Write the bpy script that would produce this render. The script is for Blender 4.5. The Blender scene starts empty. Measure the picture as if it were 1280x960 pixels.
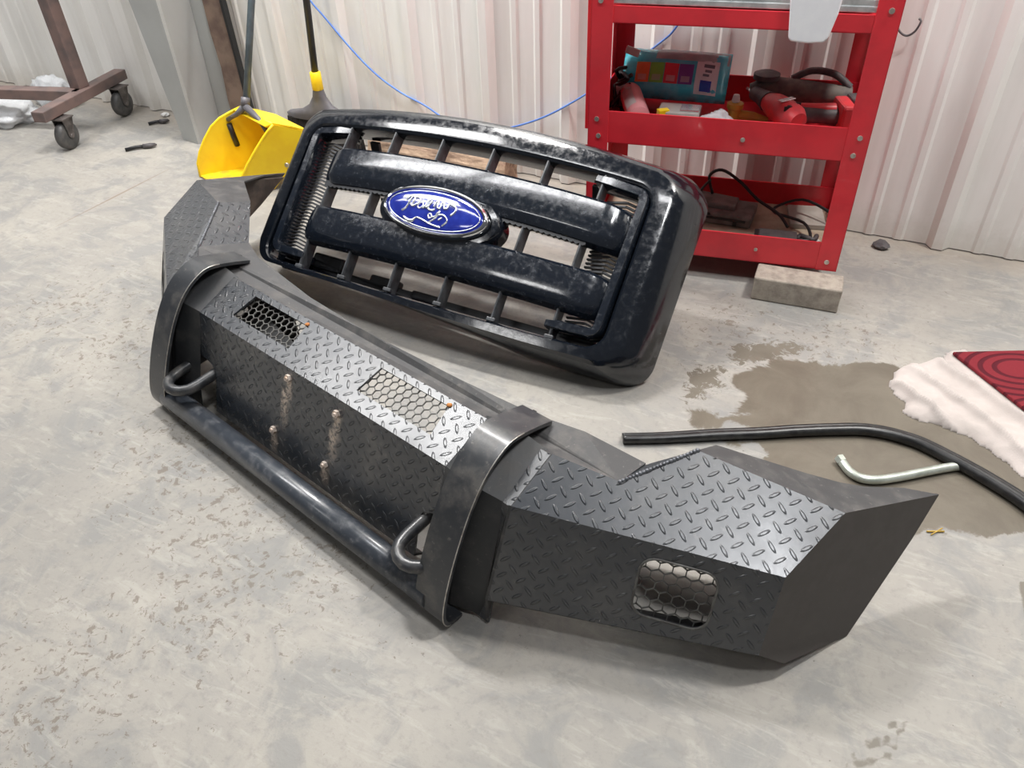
import bpy, bmesh, math, random
import numpy as np
from mathutils import Vector, Matrix, noise
from mathutils.geometry import tessellate_polygon
random.seed(7)
PI = math.pi
scene = bpy.context.scene
col = scene.collection

# ------------------------------------------------------------------ camera
cam_d = bpy.data.cameras.new('camera'); cam = bpy.data.objects.new('camera', cam_d); col.objects.link(cam)
cam_d.sensor_fit = 'HORIZONTAL'; cam_d.sensor_width = 36.0; cam_d.lens = 36.0 * 980.0 / 1280.0
cam_d.clip_start = 0.02
# camera axes: measured from the vanishing points of the wall ribs and the wall base
def _cam_axes():
    f = 980.0
    d = lambda px, py: Vector((px - 640, 480 - py, -f)).normalized()
    up = -d(690, 1709)
    n = d(188, 137).cross(d(1280, 331))
    X = n.cross(up).normalized()
    if X.x < 0: X = -X
    Y = up.cross(X)
    return Matrix((X, Y, up))
cam.matrix_world = Matrix.Translation((0, 0, 1.20)) @ _cam_axes().to_4x4()
scene.camera = cam

# ------------------------------------------------------------------ world, lights, exposure
w = bpy.data.worlds.new('world'); scene.world = w; w.use_nodes = True
w.node_tree.nodes['Background'].inputs[0].default_value = (0.98, 0.98, 1.0, 1)
w.node_tree.nodes['Background'].inputs[1].default_value = 0.11
scene.view_settings.view_transform = 'Standard'; scene.view_settings.look = 'None'
scene.view_settings.gamma = 1.0; scene.view_settings.exposure = 0.0
try: scene.view_settings.use_curve_mapping = False
except Exception: pass
def area(name, loc, sx, sy, power, colr, rz=0):
    l = bpy.data.lights.new(name, 'AREA'); l.shape = 'RECTANGLE'; l.size = sx; l.size_y = sy
    l.energy = power; l.color = colr
    o = bpy.data.objects.new(name, l); o.location = loc; o.rotation_euler = (0, 0, rz); col.objects.link(o)
    return o
area('strip_or_fill_light', (0.85, 2.10, 3.1), 0.30, 0.20, 64, (1.0, 0.97, 0.93))
area('strip_or_fill_light', (-1.9, 2.10, 3.1), 0.60, 0.20, 78, (1.0, 0.98, 0.96))  # second lamp added to brighten the floor and wall on the left
area('bay_or_fill_light', (1.15, 0.3, 4.4), 0.40, 0.40, 46, (0.97, 0.98, 1.0))
area('bay_or_fill_light', (-3.9, 1.25, 4.4), 2.0, 0.8, 105, (1.0, 0.99, 0.98))
area('bay_or_fill_light', (-2.6, -2.2, 4.4), 1.2, 0.5, 22, (1.0, 0.99, 0.98))  # added fill lamp behind the camera, not a known fixture
for _x in (-3.3, -1.6, 0.4):      # added fill lamps, tilted to brighten the wall and spare the bumper shadow
    _o = area('added_wall_fill', (_x, 0.85, 3.2), 1.5, 0.6, 48, (0.99, 0.99, 1.0)); _o.rotation_euler = (math.radians(84), 0, 0)

# ------------------------------------------------------------------ helpers
class MB:
    """collects geometry for one mesh object"""
    def __init__(s): s.bm = bmesh.new(); s.uv = s.bm.loops.layers.uv.new('UVMap')
    def face(s, vs, uvs=None, smooth=False):
        try: f = s.bm.faces.new(vs)
        except ValueError: return None
        f.smooth = smooth
        if uvs:
            for l, u in zip(f.loops, uvs): l[s.uv].uv = u
        return f
    def box(s, c, size, rot=None, bev=0.0):
        m = Matrix.Diagonal((size[0], size[1], size[2], 1))
        t = Matrix.Translation(c) @ (rot.to_4x4() if rot else Matrix.Identity(4)) @ m
        r = bmesh.ops.create_cube(s.bm, size=1.0, matrix=t)
        if bev > 0:
            es = list({e for v in r['verts'] for e in v.link_edges})
            bmesh.ops.bevel(s.bm, geom=es, offset=bev, segments=2, profile=0.5, affect='EDGES')
    def bar(s, p0, p1, sx, sy, up=(0, 0, 1), bev=0.0):
        p0 = Vector(p0); p1 = Vector(p1); d = p1 - p0; L = d.length; z = d.normalized()
        u = Vector(up)
        if abs(z.dot(u)) > .98: u = Vector((0, 1, 0))
        x = u.cross(z).normalized(); y = z.cross(x)
        rot = Matrix((x, y, z)).transposed()
        s.box((p0 + p1) / 2, (sx, sy, L), rot, bev)
    def tube(s, pts, r, n=12, cap=True, smooth=True, closed=False):
        pts = [Vector(p) for p in pts]; m = len(pts)
        rs = r if isinstance(r, (list, tuple)) else [r] * m
        rings = []; prev = None
        for i, p in enumerate(pts):
            if closed: t = (pts[(i + 1) % m] - pts[i - 1]).normalized()
            else: t = (pts[min(i + 1, m - 1)] - pts[max(i - 1, 0)]).normalized()
            if prev is None:
                a = Vector((0, 0, 1)) if abs(t.z) < .9 else Vector((1, 0, 0))
                x = a.cross(t).normalized()
            else:
                x = (prev - t * prev.dot(t)).normalized()
            prev = x; y = t.cross(x)
            rings.append([s.bm.verts.new(p + (x * math.cos(2*PI*k/n) + y * math.sin(2*PI*k/n)) * rs[i]) for k in range(n)])
        for i in range(m if closed else m - 1):
            A = rings[i]; B = rings[(i + 1) % m]
            for k in range(n): s.face((A[k], A[(k+1) % n], B[(k+1) % n], B[k]), smooth=smooth)
        if cap and not closed:
            s.face(rings[0][::-1]); s.face(rings[-1])
    def loft(s, rings, closed=True, capa=False, capb=False, smooth=False):
        R = [[s.bm.verts.new(p) for p in r] for r in rings]
        n = len(R[0])
        for i in range(len(R) - 1):
            for k in range(n if closed else n - 1):
                s.face((R[i][k], R[i][(k+1) % n], R[i+1][(k+1) % n], R[i+1][k]), smooth=smooth)
        if capa: s.face(R[0][::-1])
        if capb: s.face(R[-1])
    def lathe(s, prof, c, axis='z', n=24, smooth=True):
        """prof: list of (radius, height) about a centre"""
        c = Vector(c); rings = []
        for r, h in prof:
            ring = []
            for k in range(n):
                a = 2*PI*k/n; x = r*math.cos(a); y = r*math.sin(a)
                v = {'z': (x, y, h), 'x': (h, x, y), 'y': (y, h, x)}[axis]
                ring.append(c + Vector(v))
            rings.append(ring)
        s.loft(rings, capa=prof[0][0] > 1e-5, capb=prof[-1][0] > 1e-5, smooth=smooth)
    def prism(s, poly, h0, h1, plane='xy', smooth=False):
        def P(a, b, h): return {'xy': (a, b, h), 'xz': (a, h, b), 'yz': (h, a, b)}[plane]
        A = [s.bm.verts.new(P(a, b, h0)) for a, b in poly]; B = [s.bm.verts.new(P(a, b, h1)) for a, b in poly]
        s.face(A[::-1]); s.face(B)
        for k in range(len(poly)):
            j = (k + 1) % len(poly); s.face((A[k], A[j], B[j], B[k]), smooth=smooth)
    def panel(s, loops, t, along=(1, 0, 0), nref=(0, 0, 1), uvo=(0, 0)):
        """flat plate: outer loop + hole loops in 3D, thickness t to the back; uv in metres"""
        loops = [[Vector(p) for p in l] for l in loops]
        o = loops[0]; n = Vector((0, 0, 0))
        for i in range(len(o)):
            a = o[i]; b = o[(i+1) % len(o)]; n += a.cross(b)
        n.normalize()
        if n.dot(Vector(nref)) < 0: n = -n
        ax = Vector(along); ax = (ax - n * ax.dot(n)).normalized(); ay = n.cross(ax)
        flat = [p for l in loops for p in l]
        tris = tessellate_polygon([[Vector((p.dot(ax), p.dot(ay), 0)) for p in l] for l in loops])
        F = [s.bm.verts.new(p) for p in flat]; Bk = [s.bm.verts.new(p - n * t) for p in flat]
        uv = [(p.dot(ax) + uvo[0], p.dot(ay) + uvo[1]) for p in flat]
        for tr in tris:
            a, b, c = tr
            nn = (flat[b] - flat[a]).cross(flat[c] - flat[a])
            if nn.dot(n) < 0: b, c = c, b
            s.face((F[a], F[b], F[c]), (uv[a], uv[b], uv[c]))
            s.face((Bk[a], Bk[c], Bk[b]), (uv[a], uv[c], uv[b]))
        k0 = 0
        for l in loops:
            m = len(l)
            for i in range(m):
                a = k0 + i; b = k0 + (i+1) % m
                s.face((F[a], F[b], Bk[b], Bk[a]), (uv[a], uv[b], uv[b], uv[a]))
            k0 += m
        return n, ax, ay
    def build(s, name, mat, parent=None, fixn=True, shade=None, auto=None):
        if fixn: bmesh.ops.recalc_face_normals(s.bm, faces=s.bm.faces[:])
        me = bpy.data.meshes.new(name); s.bm.to_mesh(me); s.bm.free()
        if auto:
            for p in me.polygons: p.use_smooth = True
            try: me.set_sharp_from_angle(angle=math.radians(auto))
            except Exception: pass
        me.materials.append(mat)
        o = bpy.data.objects.new(name, me); col.objects.link(o)
        if parent is not None: o.parent = parent
        return o
def tag(o, label=None, cat=None, group=None, kind=None):
    if label: o['label'] = label
    if cat: o['category'] = cat
    if group: o['group'] = group
    if kind: o['kind'] = kind
    return o
def empty(name, loc, rot=(0, 0, 0), label=None, cat=None, group=None):
    o = bpy.data.objects.new(name, None); o.empty_display_size = .1
    o.location = loc; o.rotation_euler = rot; col.objects.link(o)
    return tag(o, label, cat, group)
def kids(o): return [c for c in bpy.data.objects if c.parent == o]
def copy_tree(o, parent=None, label=None):
    c = o.copy(); col.objects.link(c)
    if parent is not None: c.parent = parent
    for k in kids(o): copy_tree(k, c)
    if label: c['label'] = label
    return c
def smooth_pts(pts, n=6, closed=False):
    P = [Vector(p) for p in pts]; out = []; m = len(P)
    rng = range(m) if closed else range(m - 1)
    for i in rng:
        p0 = P[(i-1) % m] if (closed or i > 0) else P[0]; p1 = P[i]; p2 = P[(i+1) % m]
        p3 = P[(i+2) % m] if (closed or i + 2 < m) else P[-1]
        for k in range(n):
            t = k / n
            out.append(0.5*((2*p1) + (p2-p0)*t + (2*p0-5*p1+4*p2-p3)*t*t + (3*p1-p0-3*p2+p3)*t*t*t))
    if not closed: out.append(P[-1])
    return out

# ------------------------------------------------------------------ materials
class NT:
    def __init__(s, name):
        s.m = bpy.data.materials.new(name); s.m.use_nodes = True; s.t = s.m.node_tree
        s.b = s.t.nodes['Principled BSDF']
    def n(s, typ, **kw):
        nd = s.t.nodes.new(typ)
        for k, v in kw.items():
            if k.startswith('i_'):
                key = k[2:]; key = int(key) if key.isdigit() else key.replace('_', ' ')
                nd.inputs[key].default_value = v
            else: setattr(nd, k, v)
        return nd
    def l(s, a, b): s.t.links.new(a, b)
    def math(s, op, a, b=None, c=None, clamp=False):
        nd = s.t.nodes.new('ShaderNodeMath'); nd.operation = op; nd.use_clamp = clamp
        for i, v in enumerate((a, b, c)):
            if v is None: continue
            if isinstance(v, (int, float)): nd.inputs[i].default_value = v
            else: s.l(v, nd.inputs[i])
        return nd.outputs[0]
    def step(s, v, lo, hi):
        nd = s.t.nodes.new('ShaderNodeMapRange'); nd.interpolation_type = 'SMOOTHSTEP'
        s.l(v, nd.inputs[0]); nd.inputs[1].default_value = lo; nd.inputs[2].default_value = hi
        return nd.outputs[0]
    def noise(s, scale, detail=4, rough=.55, vec=None, dist=0):
        nd = s.t.nodes.new('ShaderNodeTexNoise'); nd.inputs['Scale'].default_value = scale
        nd.inputs['Detail'].default_value = detail; nd.inputs['Roughness'].default_value = rough
        nd.inputs['Distortion'].default_value = dist
        if vec is None: vec = s.coord()
        s.l(vec, nd.inputs['Vector']); return nd.outputs[0]
    def coord(s, kind='Object'):
        if not hasattr(s, 'tc'): s.tc = s.t.nodes.new('ShaderNodeTexCoord')
        return s.tc.outputs[kind]
    def mix(s, f, a, b):
        nd = s.t.nodes.new('ShaderNodeMix'); nd.data_type = 'RGBA'
        if isinstance(f, (int, float)): nd.inputs[0].default_value = f
        else: s.l(f, nd.inputs[0])
        for i, v in ((6, a), (7, b)):
            if isinstance(v, tuple): nd.inputs[i].default_value = v + (1,) if len(v) == 3 else v
            else: s.l(v, nd.inputs[i])
        return nd.outputs[2]
    def fmix(s, f, a, b):
        nd = s.t.nodes.new('ShaderNodeMix'); nd.data_type = 'FLOAT'
        s.l(f, nd.inputs[0])
        for i, v in ((2, a), (3, b)):
            if isinstance(v, (int, float)): nd.inputs[i].default_value = v
            else: s.l(v, nd.inputs[i])
        return nd.outputs[0]
    def set(s, **kw):
        for k, v in kw.items():
            key = {'base': 'Base Color', 'rough': 'Roughness', 'metal': 'Metallic', 'spec': 'Specular IOR Level', 'coat': 'Coat Weight', 'coatr': 'Coat Roughness', 'trans': 'Transmission Weight', 'alpha': 'Alpha', 'sub': 'Subsurface Weight', 'sheen': 'Sheen Weight'}[k]
            if isinstance(v, tuple): s.b.inputs[key].default_value = v + (1,) if len(v) == 3 else v
            elif isinstance(v, (int, float)): s.b.inputs[key].default_value = v
            else: s.l(v, s.b.inputs[key])
    def bump(s, h, strength=.5, dist=.002):
        nd = s.t.nodes.new('ShaderNodeBump'); nd.inputs['Strength'].default_value = strength
        nd.inputs['Distance'].default_value = dist; s.l(h, nd.inputs['Height'])
        s.l(nd.outputs[0], s.b.inputs['Normal'])
def simple(name, c1, c2=None, rough=.5, metal=0, scale=20, bump=0, spec=.5, coat=0, lo=.4, hi=.65):
    m = NT(name); nz = m.noise(scale, 5)
    f = m.step(nz, lo, hi)
    m.set(base=m.mix(f, c1, c2 or tuple(x*.8 for x in c1)), rough=rough, metal=metal, spec=spec, coat=coat)
    if bump: m.bump(m.noise(scale*4, 4), bump, .001)
    return m.m

def tread(name, dust=.35, base=(.026, .031, .039), streaks=()):
    """black painted diamond tread plate: raised lozenges at right angles, uv in metres"""
    m = NT(name)
    uv = m.coord('UV')
    rot = m.n('ShaderNodeVectorRotate', rotation_type='Z_AXIS'); m.l(uv, rot.inputs['Vector']); rot.inputs['Angle'].default_value = PI/4
    sc = m.n('ShaderNodeVectorMath', operation='SCALE'); m.l(rot.outputs[0], sc.inputs[0]); sc.inputs['Scale'].default_value = 1/.0235
    sep = m.n('ShaderNodeSeparateXYZ'); m.l(sc.outputs[0], sep.inputs[0])
    x, y = sep.outputs[0], sep.outputs[1]
    cx = m.math('FLOOR', x); cy = m.math('FLOOR', y)
    fx = m.math('SUBTRACT', m.math('SUBTRACT', x, cx), .5); fy = m.math('SUBTRACT', m.math('SUBTRACT', y, cy), .5)
    par = m.math('FLOORED_MODULO', m.math('ADD', cx, cy), 2.0)
    a = m.fmix(par, fx, fy); b = m.fmix(par, fy, fx)
    a2 = m.math('POWER', m.math('DIVIDE', m.math('ABSOLUTE', a), .47), 2.0)
    b2 = m.math('POWER', m.math('DIVIDE', m.math('ABSOLUTE', b), .135), 2.0)
    d = m.math('ADD', a2, b2)
    nd = m.n('ShaderNodeMapRange', interpolation_type='SMOOTHSTEP'); m.l(d, nd.inputs[0])
    nd.inputs[1].default_value = 1.15; nd.inputs[2].default_value = .25
    h = nd.outputs[0]
    n1 = m.noise(9, 6, .65); n2 = m.noise(70, 4, .6); n3 = m.noise(3.2, 5, .6)
    wear = m.math('MULTIPLY', h, m.step(m.noise(38, 4, .6), .52, .75))
    c = m.mix(m.math('MULTIPLY', m.step(n1, .46, .72), dust), base, (.20, .185, .165))
    c = m.mix(m.math('MULTIPLY', m.step(n2, .58, .78), dust*.9), c, (.24, .225, .20))
    c = m.mix(m.math('MULTIPLY', wear, .35), c, (.30, .30, .30))
    if streaks:
        su = m.n('ShaderNodeSeparateXYZ'); m.l(uv, su.inputs[0])
        tot = None
        for (u0, v0, ln) in streaks:
            du = m.math('ADD', m.math('SUBTRACT', su.outputs[0], u0), m.math('MULTIPLY', m.math('SUBTRACT', m.noise(60, 3), .5), .03))
            dv = m.math('SUBTRACT', v0, su.outputs[1])
            g = m.math('MULTIPLY', m.step(m.math('ABSOLUTE', du), .017, .003), m.math('MULTIPLY', m.step(dv, -.012, .004), m.step(dv, ln, 0.0)))
            g = m.math('MULTIPLY', g, m.step(m.noise(120, 3, .7), .34, .56))
            tot = g if tot is None else m.math('MAXIMUM', tot, g)
        c = m.mix(tot, c, (.62, .50, .40))
    m.set(base=c, rough=m.fmix(m.step(n3, .35, .7), .25, .37), spec=1.0, coat=.2, coatr=.25)
    hh = m.math('ADD', h, m.math('MULTIPLY', n2, .12))
    m.bump(hh, 1.0, .0022)
    return m.m
def black_paint(name, dust=.5, rough=.4, base=(.018, .02, .024), scale=14, coat=.2, dustc=(.19, .175, .155), fine=90, lo=.45):
    m = NT(name)
    n1 = m.noise(scale, 6, .65); n2 = m.noise(fine, 4, .65)
    c = m.mix(m.math('MULTIPLY', m.step(n1, lo, lo+.27), dust), base, dustc)
    c = m.mix(m.math('MULTIPLY', m.step(n2, .60, .74), dust*.8), c, tuple(min(1, x*1.5) for x in dustc))
    m.set(base=c, rough=m.fmix(m.step(n1, .4, .7), rough, min(1, rough+.18)), spec=.6, coat=coat, coatr=rough*.6)
    m.bump(n2, .12, .001)
    return m.m
M = {}
M['tread'] = tread('black_tread_plate', .18)
M['tread_face'] = tread('black_tread_plate_streaked', .42, streaks=((-.066, .222, .08), (-.078, .19, .11), (-.11, .078, .06), (.09, .212, .10), (.082, .17, .09), (.065, .078, .05)))
M['dusty'] = black_paint('dusty_black_steel', .62, .55, (.05, .05, .052), 16, 0, (.155, .145, .135))
M['dustyedge'] = black_paint('dull_black_plate', .45, .5, (.035, .036, .038), 12, 0)
M['hoop'] = black_paint('black_hoop_paint', .4, .33, (.030, .033, .038), 18, .25)
M['tube'] = black_paint('worn_black_tube', .6, .28, (.045, .053, .066), 45, .4, (.15, .155, .165))
M['web'] = black_paint('black_web_paint', .12, .45, (.008, .008, .009), 12, .1)
M['endplate'] = black_paint('brown_grey_plate', .35, .6, (.052, .046, .042), 20, 0, (.085, .078, .07), 160)
M['collar'] = black_paint('dark_collar_plate', .2, .5, (.02, .022, .025), 20, .1)
M['weld'] = simple('weld_bead_metal', (.20, .21, .23), (.10, .105, .115), .3, .5, scale=90)
M['inside'] = simple('rusty_or_shaded_inside', (.13, .10, .08), (.06, .05, .045), .75, scale=14)  # rust brown; behind the wing screens it stands in for shaded floor
M['mesh'] = simple('honeycomb_steel', (.16, .16, .15), (.09, .085, .08), .5, .3, scale=40)
M['gloss'] = black_paint('gloss_black_plastic', .03, .10, (.005, .007, .011), 60, .45, (.20, .22, .25), 130, .55)
M['glossdusty'] = black_paint('gloss_black_dusty', .08, .12, (.007, .010, .016), 60, .7, (.20, .22, .26), 120, .5)
M['satin'] = simple('satin_black_plastic', (.022, .024, .028), (.012, .012, .014), .38, scale=30)
M['strut'] = simple('grey_strut_plastic', (.06, .065, .072), (.03, .032, .036), .4, scale=40)
M['chrome'] = simple('chrome', (.82, .84, .86), (.70, .72, .74), .10, 1.0, scale=30)
M['script'] = simple('silver_script', (.85, .88, .92), (.75, .8, .85), .18, .85, scale=30)
M['blue'] = simple('blue_enamel', (.012, .022, .23), (.018, .035, .28), .10, 0, scale=40, coat=.8)
M['red'] = simple('red_enamel', (.72, .030, .045), (.62, .026, .040), .30, scale=9, spec=.5, coat=.2)
M['galv'] = simple('galvanised_sheet', (.62, .66, .66), (.42, .46, .47), .38, .55, scale=25)
M['bolt'] = simple('zinc_bolt', (.62, .60, .56), (.42, .38, .34), .35, .7, scale=60)
M['face_bolt'] = simple('painted_rusty_bolt', (.80, .70, .62), (.50, .33, .22), .5, .2, scale=120)
M['rust'] = simple('orange_rust', (.55, .22, .05), (.40, .14, .04), .8, scale=80)
M['yellow'] = simple('yellow_plastic', (.98, .70, .018), (.92, .62, .015), .38, scale=12, spec=.45)
def _pan_inside():
    m = NT('yellow_plastic_dirty')
    n1 = m.noise(14, 6, .7); n2 = m.noise(80, 4, .7)
    c = m.mix(m.math('MULTIPLY', m.step(n1, .45, .62), .75), (.84, .56, .012), (.58, .30, .035))
    c = m.mix(m.step(n2, .60, .68), c, (.30, .20, .07))
    m.set(base=c, rough=.5); return m.m
M['yellow_in'] = _pan_inside()
M['grey_plastic'] = simple('grey_plastic', (.13, .125, .135), (.10, .095, .10), .45, scale=20)
M['greyblue'] = simple('blue_grey_tube', (.10, .125, .14), (.07, .09, .10), .4, scale=20)
M['dark'] = simple('dark_bristle', (.028, .025, .024), (.045, .040, .036), .8, scale=60)
M['blackplastic'] = simple('black_plastic', (.014, .014, .016), (.02, .02, .02), .4, scale=20)
M['column'] = simple('grey_primer_steel', (.42, .43, .42), (.36, .36, .35), .55, scale=3.5, lo=.3, hi=.7)
M['stand'] = simple('rusty_brown_steel', (.20, .135, .12), (.13, .10, .095), .55, .1, scale=11)
M['rubber'] = simple('black_rubber', (.012, .012, .013), (.03, .03, .03), .32, scale=40)
M['wheel'] = simple('caster_wheel_rubber', (.06, .06, .06), (.10, .095, .09), .5, scale=30)
M['caster'] = simple('caster_bracket_steel', (.18, .16, .15), (.08, .07, .065), .45, .5, scale=30)
M['cable'] = simple('blue_cable_jacket', (.10, .22, .62), (.12, .26, .66), .4)
M['wood'] = simple('weathered_plank', (.24, .17, .13), (.13, .085, .07), .8, scale=9)
M['tan'] = simple('tan_plank', (.55, .44, .31), (.45, .35, .24), .8, scale=9)
M['steelrod'] = simple('zinc_plated_rod', (.62, .66, .60), (.46, .50, .44), .30, .55, scale=40)
M['white'] = simple('white_plastic', (.92, .93, .95), (.88, .89, .92), .35)
M['bluepack'] = simple('turquoise_film', (.07, .62, .78), (.14, .70, .84), .22, scale=26, bump=.25, coat=.3)
M['greypack'] = simple('clear_film_top', (.34, .42, .45), (.45, .54, .56), .25, scale=20)
M['pink'] = simple('pink_can_plastic', (.92, .42, .43), (.86, .36, .38), .4)
M['toolred'] = simple('tool_red_plastic', (.74, .06, .07), (.58, .07, .08), .4, scale=30)
M['toolgrey'] = simple('tool_grey_rubber', (.07, .065, .07), (.11, .10, .10), .55, scale=30)
M['clear'] = simple('clear_plastic_box', (.50, .49, .45), (.40, .39, .36), .2, scale=20, coat=.5)
M['tin'] = simple('tin_sheet', (.85, .86, .87), (.70, .70, .70), .2, .8)
M['ochre'] = simple('ochre_plastic', (.55, .36, .05), (.42, .27, .06), .5, scale=20)
M['paper'] = simple('white_paper', (.72, .72, .70), (.60, .59, .57), .7, scale=30)
M['cardboard'] = simple('kraft_cardboard', (.42, .34, .25), (.34, .27, .2), .85, scale=20)
def _bag():
    m = NT('translucent_bag_film'); n1 = m.noise(30, 5, .7, dist=.6)
    m.set(base=(.86, .88, .90), rough=.22, alpha=.72); m.bump(n1, .8, .01); return m.m
M['bag'] = _bag()
def _block():
    m = NT('concrete_block'); n1 = m.noise(30, 6, .7); n2 = m.noise(160, 3, .7)
    m.set(base=m.mix(m.step(n1, .35, .7), (.42, .37, .31), (.26, .225, .19)), rough=.9); m.bump(m.math('ADD', n1, n2), .6, .002); return m.m
M['block'] = _block()
def _towel():
    m = NT('terry_towel'); n1 = m.noise(7, 5, .6); n2 = m.noise(260, 3, .7); n3 = m.noise(15, 4, .6)
    c = m.mix(m.step(n1, .3, .7), (.54, .485, .455), (.45, .405, .378))
    c = m.mix(m.math('MULTIPLY', m.step(n3, .64, .76), .6), c, (.42, .30, .20))
    m.set(base=c, rough=.95, spec=.1, sheen=.3); m.bump(m.math('ADD', n2, m.math('MULTIPLY', n3, .5)), .4, .0015); return m.m
M['towel'] = _towel()
def _mat():
    m = NT('red_floor_mat')
    sep = m.n('ShaderNodeSeparateXYZ'); m.l(m.coord('Object'), sep.inputs[0])
    # ovals repeated across the mat: centre spacing .20 along x, .20 along y
    fx = m.math('SUBTRACT', m.math('FLOORED_MODULO', sep.outputs[0], .25), .125)
    fy = m.math('SUBTRACT', m.math('FLOORED_MODULO', m.math('ADD', sep.outputs[1], .18), .21), .105)
    r = m.math('SQRT', m.math('ADD', m.math('POWER', m.math('ABSOLUTE', m.math('DIVIDE', fx, 1.5)), 2.0), m.math('POWER', m.math('ABSOLUTE', fy), 2.0)))
    s = m.math('SINE', m.math('MULTIPLY', r, 2*PI/.0215))
    g = m.step(s, -.1, -.8)
    g = m.math('MULTIPLY', g, m.step(r, .022, .026))
    n = m.noise(200, 3)
    m.set(base=m.mix(g, m.mix(n, (.21, .022, .030), (.17, .018, .026)), (.085, .010, .017)), rough=.85, spec=.2)
    m.bump(m.math('SUBTRACT', m.math('MULTIPLY', n, .2), g), .8, .003); return m.m
M['mat'] = _mat()
def _log():
    m = NT('split_log'); mp = m.n('ShaderNodeMapping'); m.l(m.coord('Object'), mp.inputs[0]); mp.inputs['Scale'].default_value = (3, 22, 22)
    n1 = m.noise(1.0, 6, .7, mp.outputs[0], .5); n2 = m.noise(40, 5)
    m.set(base=m.mix(m.step(n1, .38, .68), (.50, .36, .25), (.17, .11, .075)), rough=.9); m.bump(m.math('ADD', n1, n2), .9, .006); return m.m
M['log'] = _log()
def _wall():
    m = NT('painted_wall_steel')
    sep = m.n('ShaderNodeSeparateXYZ'); m.l(m.coord('Object'), sep.inputs[0])
    mp = m.n('ShaderNodeMapping'); m.l(m.coord('Object'), mp.inputs[0]); mp.inputs['Scale'].default_value = (10, 1, 1.4)
    drip = m.noise(1.0, 5, .6, mp.outputs[0]); sp = m.noise(24, 5, .75); lg = m.noise(2.2, 4, .6)
    c = m.mix(m.step(drip, .35, .75), (.86, .845, .81), (.76, .74, .70))
    c = m.mix(m.math('MULTIPLY', m.step(lg, .5, .75), .3), c, (.70, .67, .61))
    low = m.step(m.math('ADD', sep.outputs[2], m.math('MULTIPLY', sp, .14)), .20, .06)
    c = m.mix(m.math('MULTIPLY', low, .35), c, (.45, .40, .33))
    c = m.mix(m.math('MULTIPLY', m.step(sp, .70, .76), .5), c, (.30, .26, .22))
    m.set(base=c, rough=.42, spec=.4); m.bump(lg, .1, .01); return m.m
M['wall'] = _wall()
def _floor():
    m = NT('stained_concrete_floor')
    def attr(nm):
        a = m.n('ShaderNodeAttribute', attribute_name=nm); return a.outputs['Fac']
    co = m.coord('Object')
    big = m.noise(1.6, 6, .62); mid = m.noise(7, 7, .68, dist=.7); fin = m.noise(55, 5, .7); vf = m.noise(240, 3, .7)
    c = m.mix(m.step(big, .35, .68), (.300, .286, .262), (.375, .352, .312))
    c = m.mix(m.math('MULTIPLY', m.step(mid, .44, .62), .7), c, (.235, .236, .230))
    mp = m.n('ShaderNodeMapping'); m.l(co, mp.inputs[0]); mp.inputs['Rotation'].default_value = (0, 0, .7); mp.inputs['Scale'].default_value = (5, 22, 1)
    sw = m.noise(1.6, 6, .7, mp.outputs[0], 1.2)
    c = m.mix(m.math('MULTIPLY', m.step(sw, .50, .66), .38), c, (.46, .438, .395))
    c = m.mix(m.math('MULTIPLY', m.step(fin, .48, .72), .5), c, (.23, .218, .20))
    # scattered dark flecks, clustered
    cl = m.step(m.noise(3.4, 4, .6), .50, .66)
    fl = m.math('MULTIPLY', m.step(m.noise(34, 5, .72), .615, .66), cl)
    c = m.mix(m.math('MULTIPLY', fl, .75), c, (.20, .175, .145))
    fl2 = m.step(m.noise(75, 2, .5), .755, .775)
    c = m.mix(m.math('MULTIPLY', fl2, .7), c, (.13, .115, .10))
    # wet patch and other marks: signed distances stored on the mesh
    wet = m.math('ADD', attr('wet'), m.math('MULTIPLY', m.math('SUBTRACT', mid, .5), .16))
    wm = m.step(wet, .006, -.006)
    prn = m.math('ADD', attr('print'), m.math('MULTIPLY', m.math('SUBTRACT', fin, .5), .010))
    pm = m.math('MULTIPLY', m.step(prn, .002, -.002), .8)
    spl = m.math('ADD', attr('splash'), m.math('MULTIPLY', m.math('SUBTRACT', m.noise(30, 6, .75, dist=1.0), .5), .22))
    sm = m.step(spl, .004, -.008)
    grit = m.math('ADD', attr('grit'), m.math('MULTIPLY', m.math('SUBTRACT', .575, m.noise(48, 5, .75, dist=.6)), .9))
    gm = m.math('MULTIPLY', m.step(grit, .008, -.02), .7)
    c = m.mix(gm, c, (.16, .13, .10))
    wetc = m.mix(m.step(mid, .3, .7), (.128, .110, .086), (.170, .150, .118))
    allw = m.math('MAXIMUM', m.math('MAXIMUM', wm, m.math('MULTIPLY', sm, .95)), pm)
    c = m.mix(allw, c, wetc)
    crack = m.math('ADD', attr('crack'), m.math('MULTIPLY', m.math('SUBTRACT', fin, .5), .006))
    c = m.mix(m.math('MULTIPLY', m.step(crack, .007, .002), .8), c, (.22, .16, .12))
    edge = m.step(m.math('ADD', attr('edge'), m.math('MULTIPLY', mid, .12)), .17, .04)
    c = m.mix(m.math('MULTIPLY', edge, .45), c, (.33, .27, .21))
    m.set(base=c, rough=m.fmix(wm, m.fmix(mid, .42, .62), .36), spec=.4)
    m.bump(m.math('ADD', fin, m.math('MULTIPLY', vf, .5)), .18, .002); return m.m
M['floor'] = _floor()

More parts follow.
